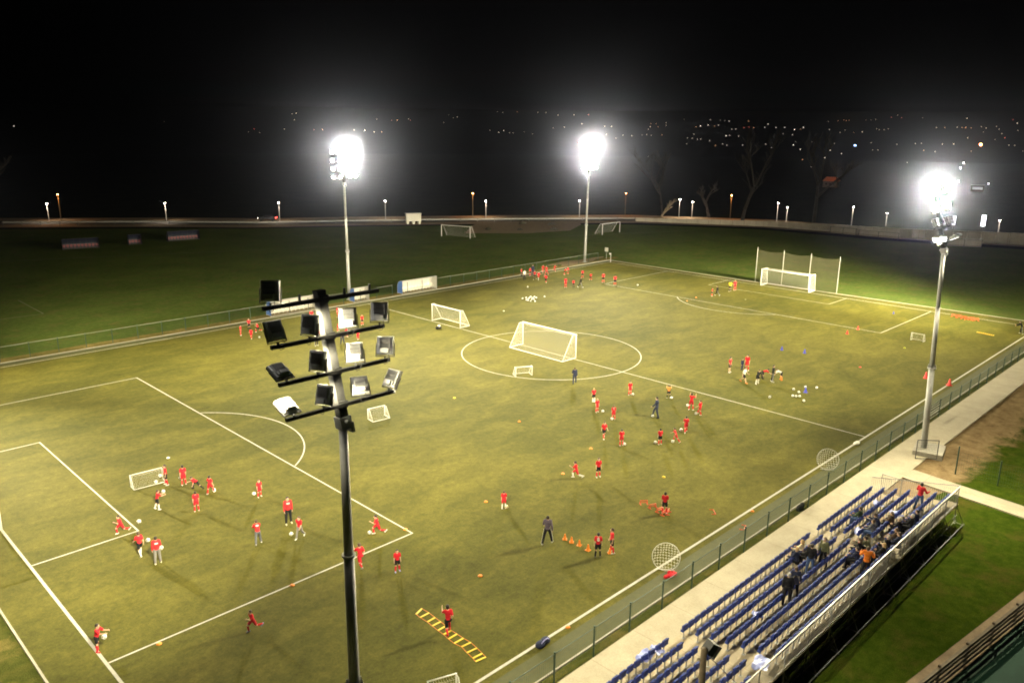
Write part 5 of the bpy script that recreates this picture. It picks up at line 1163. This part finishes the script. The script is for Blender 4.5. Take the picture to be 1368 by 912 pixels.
b=MB(); b.box((0,0,1.1),(4.4,2.4,2.2)); ob('wall',b.mesh('wall',M['render']),t); b=MB(); b.box((0,0,2.3),(4.9,3.0,.2)); ob('roof',b.mesh('roof',M['galvdark']),t); b=MB(); b.box((0,1.23,1.3),(3.6,.06,1.0)); ob('lit_window',b.mesh('lit_window',M['kiosk']),t); b=MB(); b.tube((-3.4,1.4,0),(-3.4,1.4,3.1),.06); ob('lamp_post',b.mesh('lamp_post',M['galvdark']),t); b=MB(); b.ell((-3.4,1.4,3.2),(.2,.2,.2)); ob('lamp',b.mesh('lamp',M['whitelit']),t)
t=thing('house','distant house with dull orange lit roof behind the straight tree','house',(319.7,122.9,0),math.radians(100)); t.scale=(.5,.5,.55)
b=MB(); b.box((0,0,2.2),(11,8,4.4)); ob('wall',b.mesh('wall',M['render']),t)
b=MB(); hx,hy=6,4.6; b.poly([(-hx,-hy,4.4),(hx,-hy,4.4),(hx*.7,0,7.4),(-hx*.7,0,7.4)]); b.poly([(hx,hy,4.4),(-hx,hy,4.4),(-hx*.7,0,7.4),(hx*.7,0,7.4)]); b.poly([(hx,-hy,4.4),(hx,hy,4.4),(hx*.7,0,7.4)]); b.poly([(-hx,hy,4.4),(-hx,-hy,4.4),(-hx*.7,0,7.4)]); ob('roof',b.mesh('roof',M['rooforange']),t)
for y in (-4.03,4.03):
    for x in (-3,0,3): b=MB(); b.box((x,y,2.4),(1.2,.06,1.4)); ob('window',b.mesh('window',M['glassdark']),t)
L=bpy.data.lights.new('house_lamp','POINT'); L.energy=220; L.color=(1,.45,.2); L.shadow_soft_size=.3; l=bpy.data.objects.new('house_lamp',L); COL.objects.link(l); l.location=(315.5,120.5,6.2)
# scattered lights of the distant town
tm={'w':('town_light','tiny white lamp of the distant town on the dark hillside','white lights of the distant town',(1,.86,.74)),'o':('town_light','tiny orange lamp of the distant town on the dark hillside','orange lights of the distant town',(1,.48,.2)),'r':('town_light','tiny red lamp of the distant town on the dark hillside','red lights of the distant town',(1,.12,.08))}
tmesh={}
for k,(n,l,g,c) in tm.items():
    for s in range(3):
        b=MB(); b.ell((0,0,0),(1,1,1),8,6); tmesh[(k,s)]=b.mesh('town_light',glow('town_light_'+k+str(s),c,(TOWN_E*.45,TOWN_E,TOWN_E*2.1)[s]),True)
for x,y,z,k,s in TOWN:
    n,l,g,c=tm[k]; d=math.hypot(x+9,y+21); lv=0 if s<.8 else (1 if s<1.35 else 2)
    if s>=2.5: continue
    o=ob(n,tmesh[(k,lv)],None,(x,y,z+.9)); r=.00027*d*(.8+.35*s); o.scale=(r,r,r); tag(o,l,'distant light',g)
def special(label,x,y,z,r,mat,fl=1):
    b=MB(); b.ell((0,0,0),(1,1,fl),10,8); o=ob('town_light',b.mesh('town_light',M[mat],True),None,(x,y,z)); o.scale=(r,r,r); tag(o,label,'distant light')
special('bright orange light glowing on the hillside above the right mast',768.5,194.4,12,.9,'orangelit'); special('bluish lit sign among the white lights of the distant town',715,278.7,10,.8,'bluelit',.6); special('violet-white lamp low in the town above right kiosk',526,136,1.5,.42,'violetlit'); special('white lamp just left of the kiosk at the right',386,95,1.2,.3,'whitelit'); special('white lamp just above the violet-white one at right',627,164.3,1.2,.36,'whitelit'); special('orange-white beacon directly above the far corner mast glare',590,488,9.0,.6,'orangelit')

# ------------------------------------------------------------------ night air, sky, camera
b=MB(); x0,x1,y0,y1,z0,z1=-165,1305,-165,1305,-1.1,HZTOP; b.box(((x0+x1)/2,(y0+y1)/2,(z0+z1)/2),(x1-x0,y1-y0,z1-z0))
m=bpy.data.materials.new('night_haze'); m.use_nodes=True; t=m.node_tree; t.nodes.clear(); out=t.nodes.new('ShaderNodeOutputMaterial'); pv=t.nodes.new('ShaderNodeVolumePrincipled')
pv.inputs['Color'].default_value=(.62,.68,1,1); pv.inputs['Density'].default_value=HAZE; pv.inputs['Anisotropy'].default_value=HAZE_G; t.links.new(pv.outputs[0],out.inputs['Volume'])
o=ob('haze',b.mesh('haze',m)); o['kind']='stuff'
w=bpy.data.worlds.new('World'); SC.world=w; w.use_nodes=True; t=w.node_tree; bg=t.nodes['Background']; sky=t.nodes.new('ShaderNodeTexSky'); sky.sky_type='NISHITA'; sky.sun_disc=False; sky.sun_elevation=math.radians(-6); sky.sun_rotation=math.radians(220)
t.links.new(sky.outputs[0],bg.inputs['Color']); bg.inputs['Strength'].default_value=SKY
cd=bpy.data.cameras.new('camera'); co=bpy.data.objects.new('camera',cd); COL.objects.link(co); SC.camera=co
R=CAM[1]; co.matrix_world=Matrix(((R[0][0],R[1][0],-R[2][0],CAM[0][0]),(R[0][1],R[1][1],-R[2][1],CAM[0][1]),(R[0][2],R[1][2],-R[2][2],CAM[0][2]),(0,0,0,1)))
cd.sensor_width=36; cd.lens=CAM[2]; cd.clip_start=.3; cd.clip_end=4000
vs=SC.view_settings; vs.view_transform='Standard'; vs.look='None'; vs.exposure=EXPO; vs.gamma=1; vs.use_curve_mapping=False
cy=SC.cycles; cy.use_denoising=True; cy.use_adaptive_sampling=False; cy.denoiser='OPENIMAGEDENOISE'; cy.max_bounces=5; cy.diffuse_bounces=2; cy.glossy_bounces=2; cy.transmission_bounces=2; cy.volume_bounces=1; cy.transparent_max_bounces=8
cy.use_light_tree=True; cy.sample_clamp_direct=0; cy.sample_clamp_indirect=4; cy.caustics_reflective=False; cy.caustics_refractive=False; cy.pixel_filter_type='BLACKMAN_HARRIS'; cy.filter_width=1.9
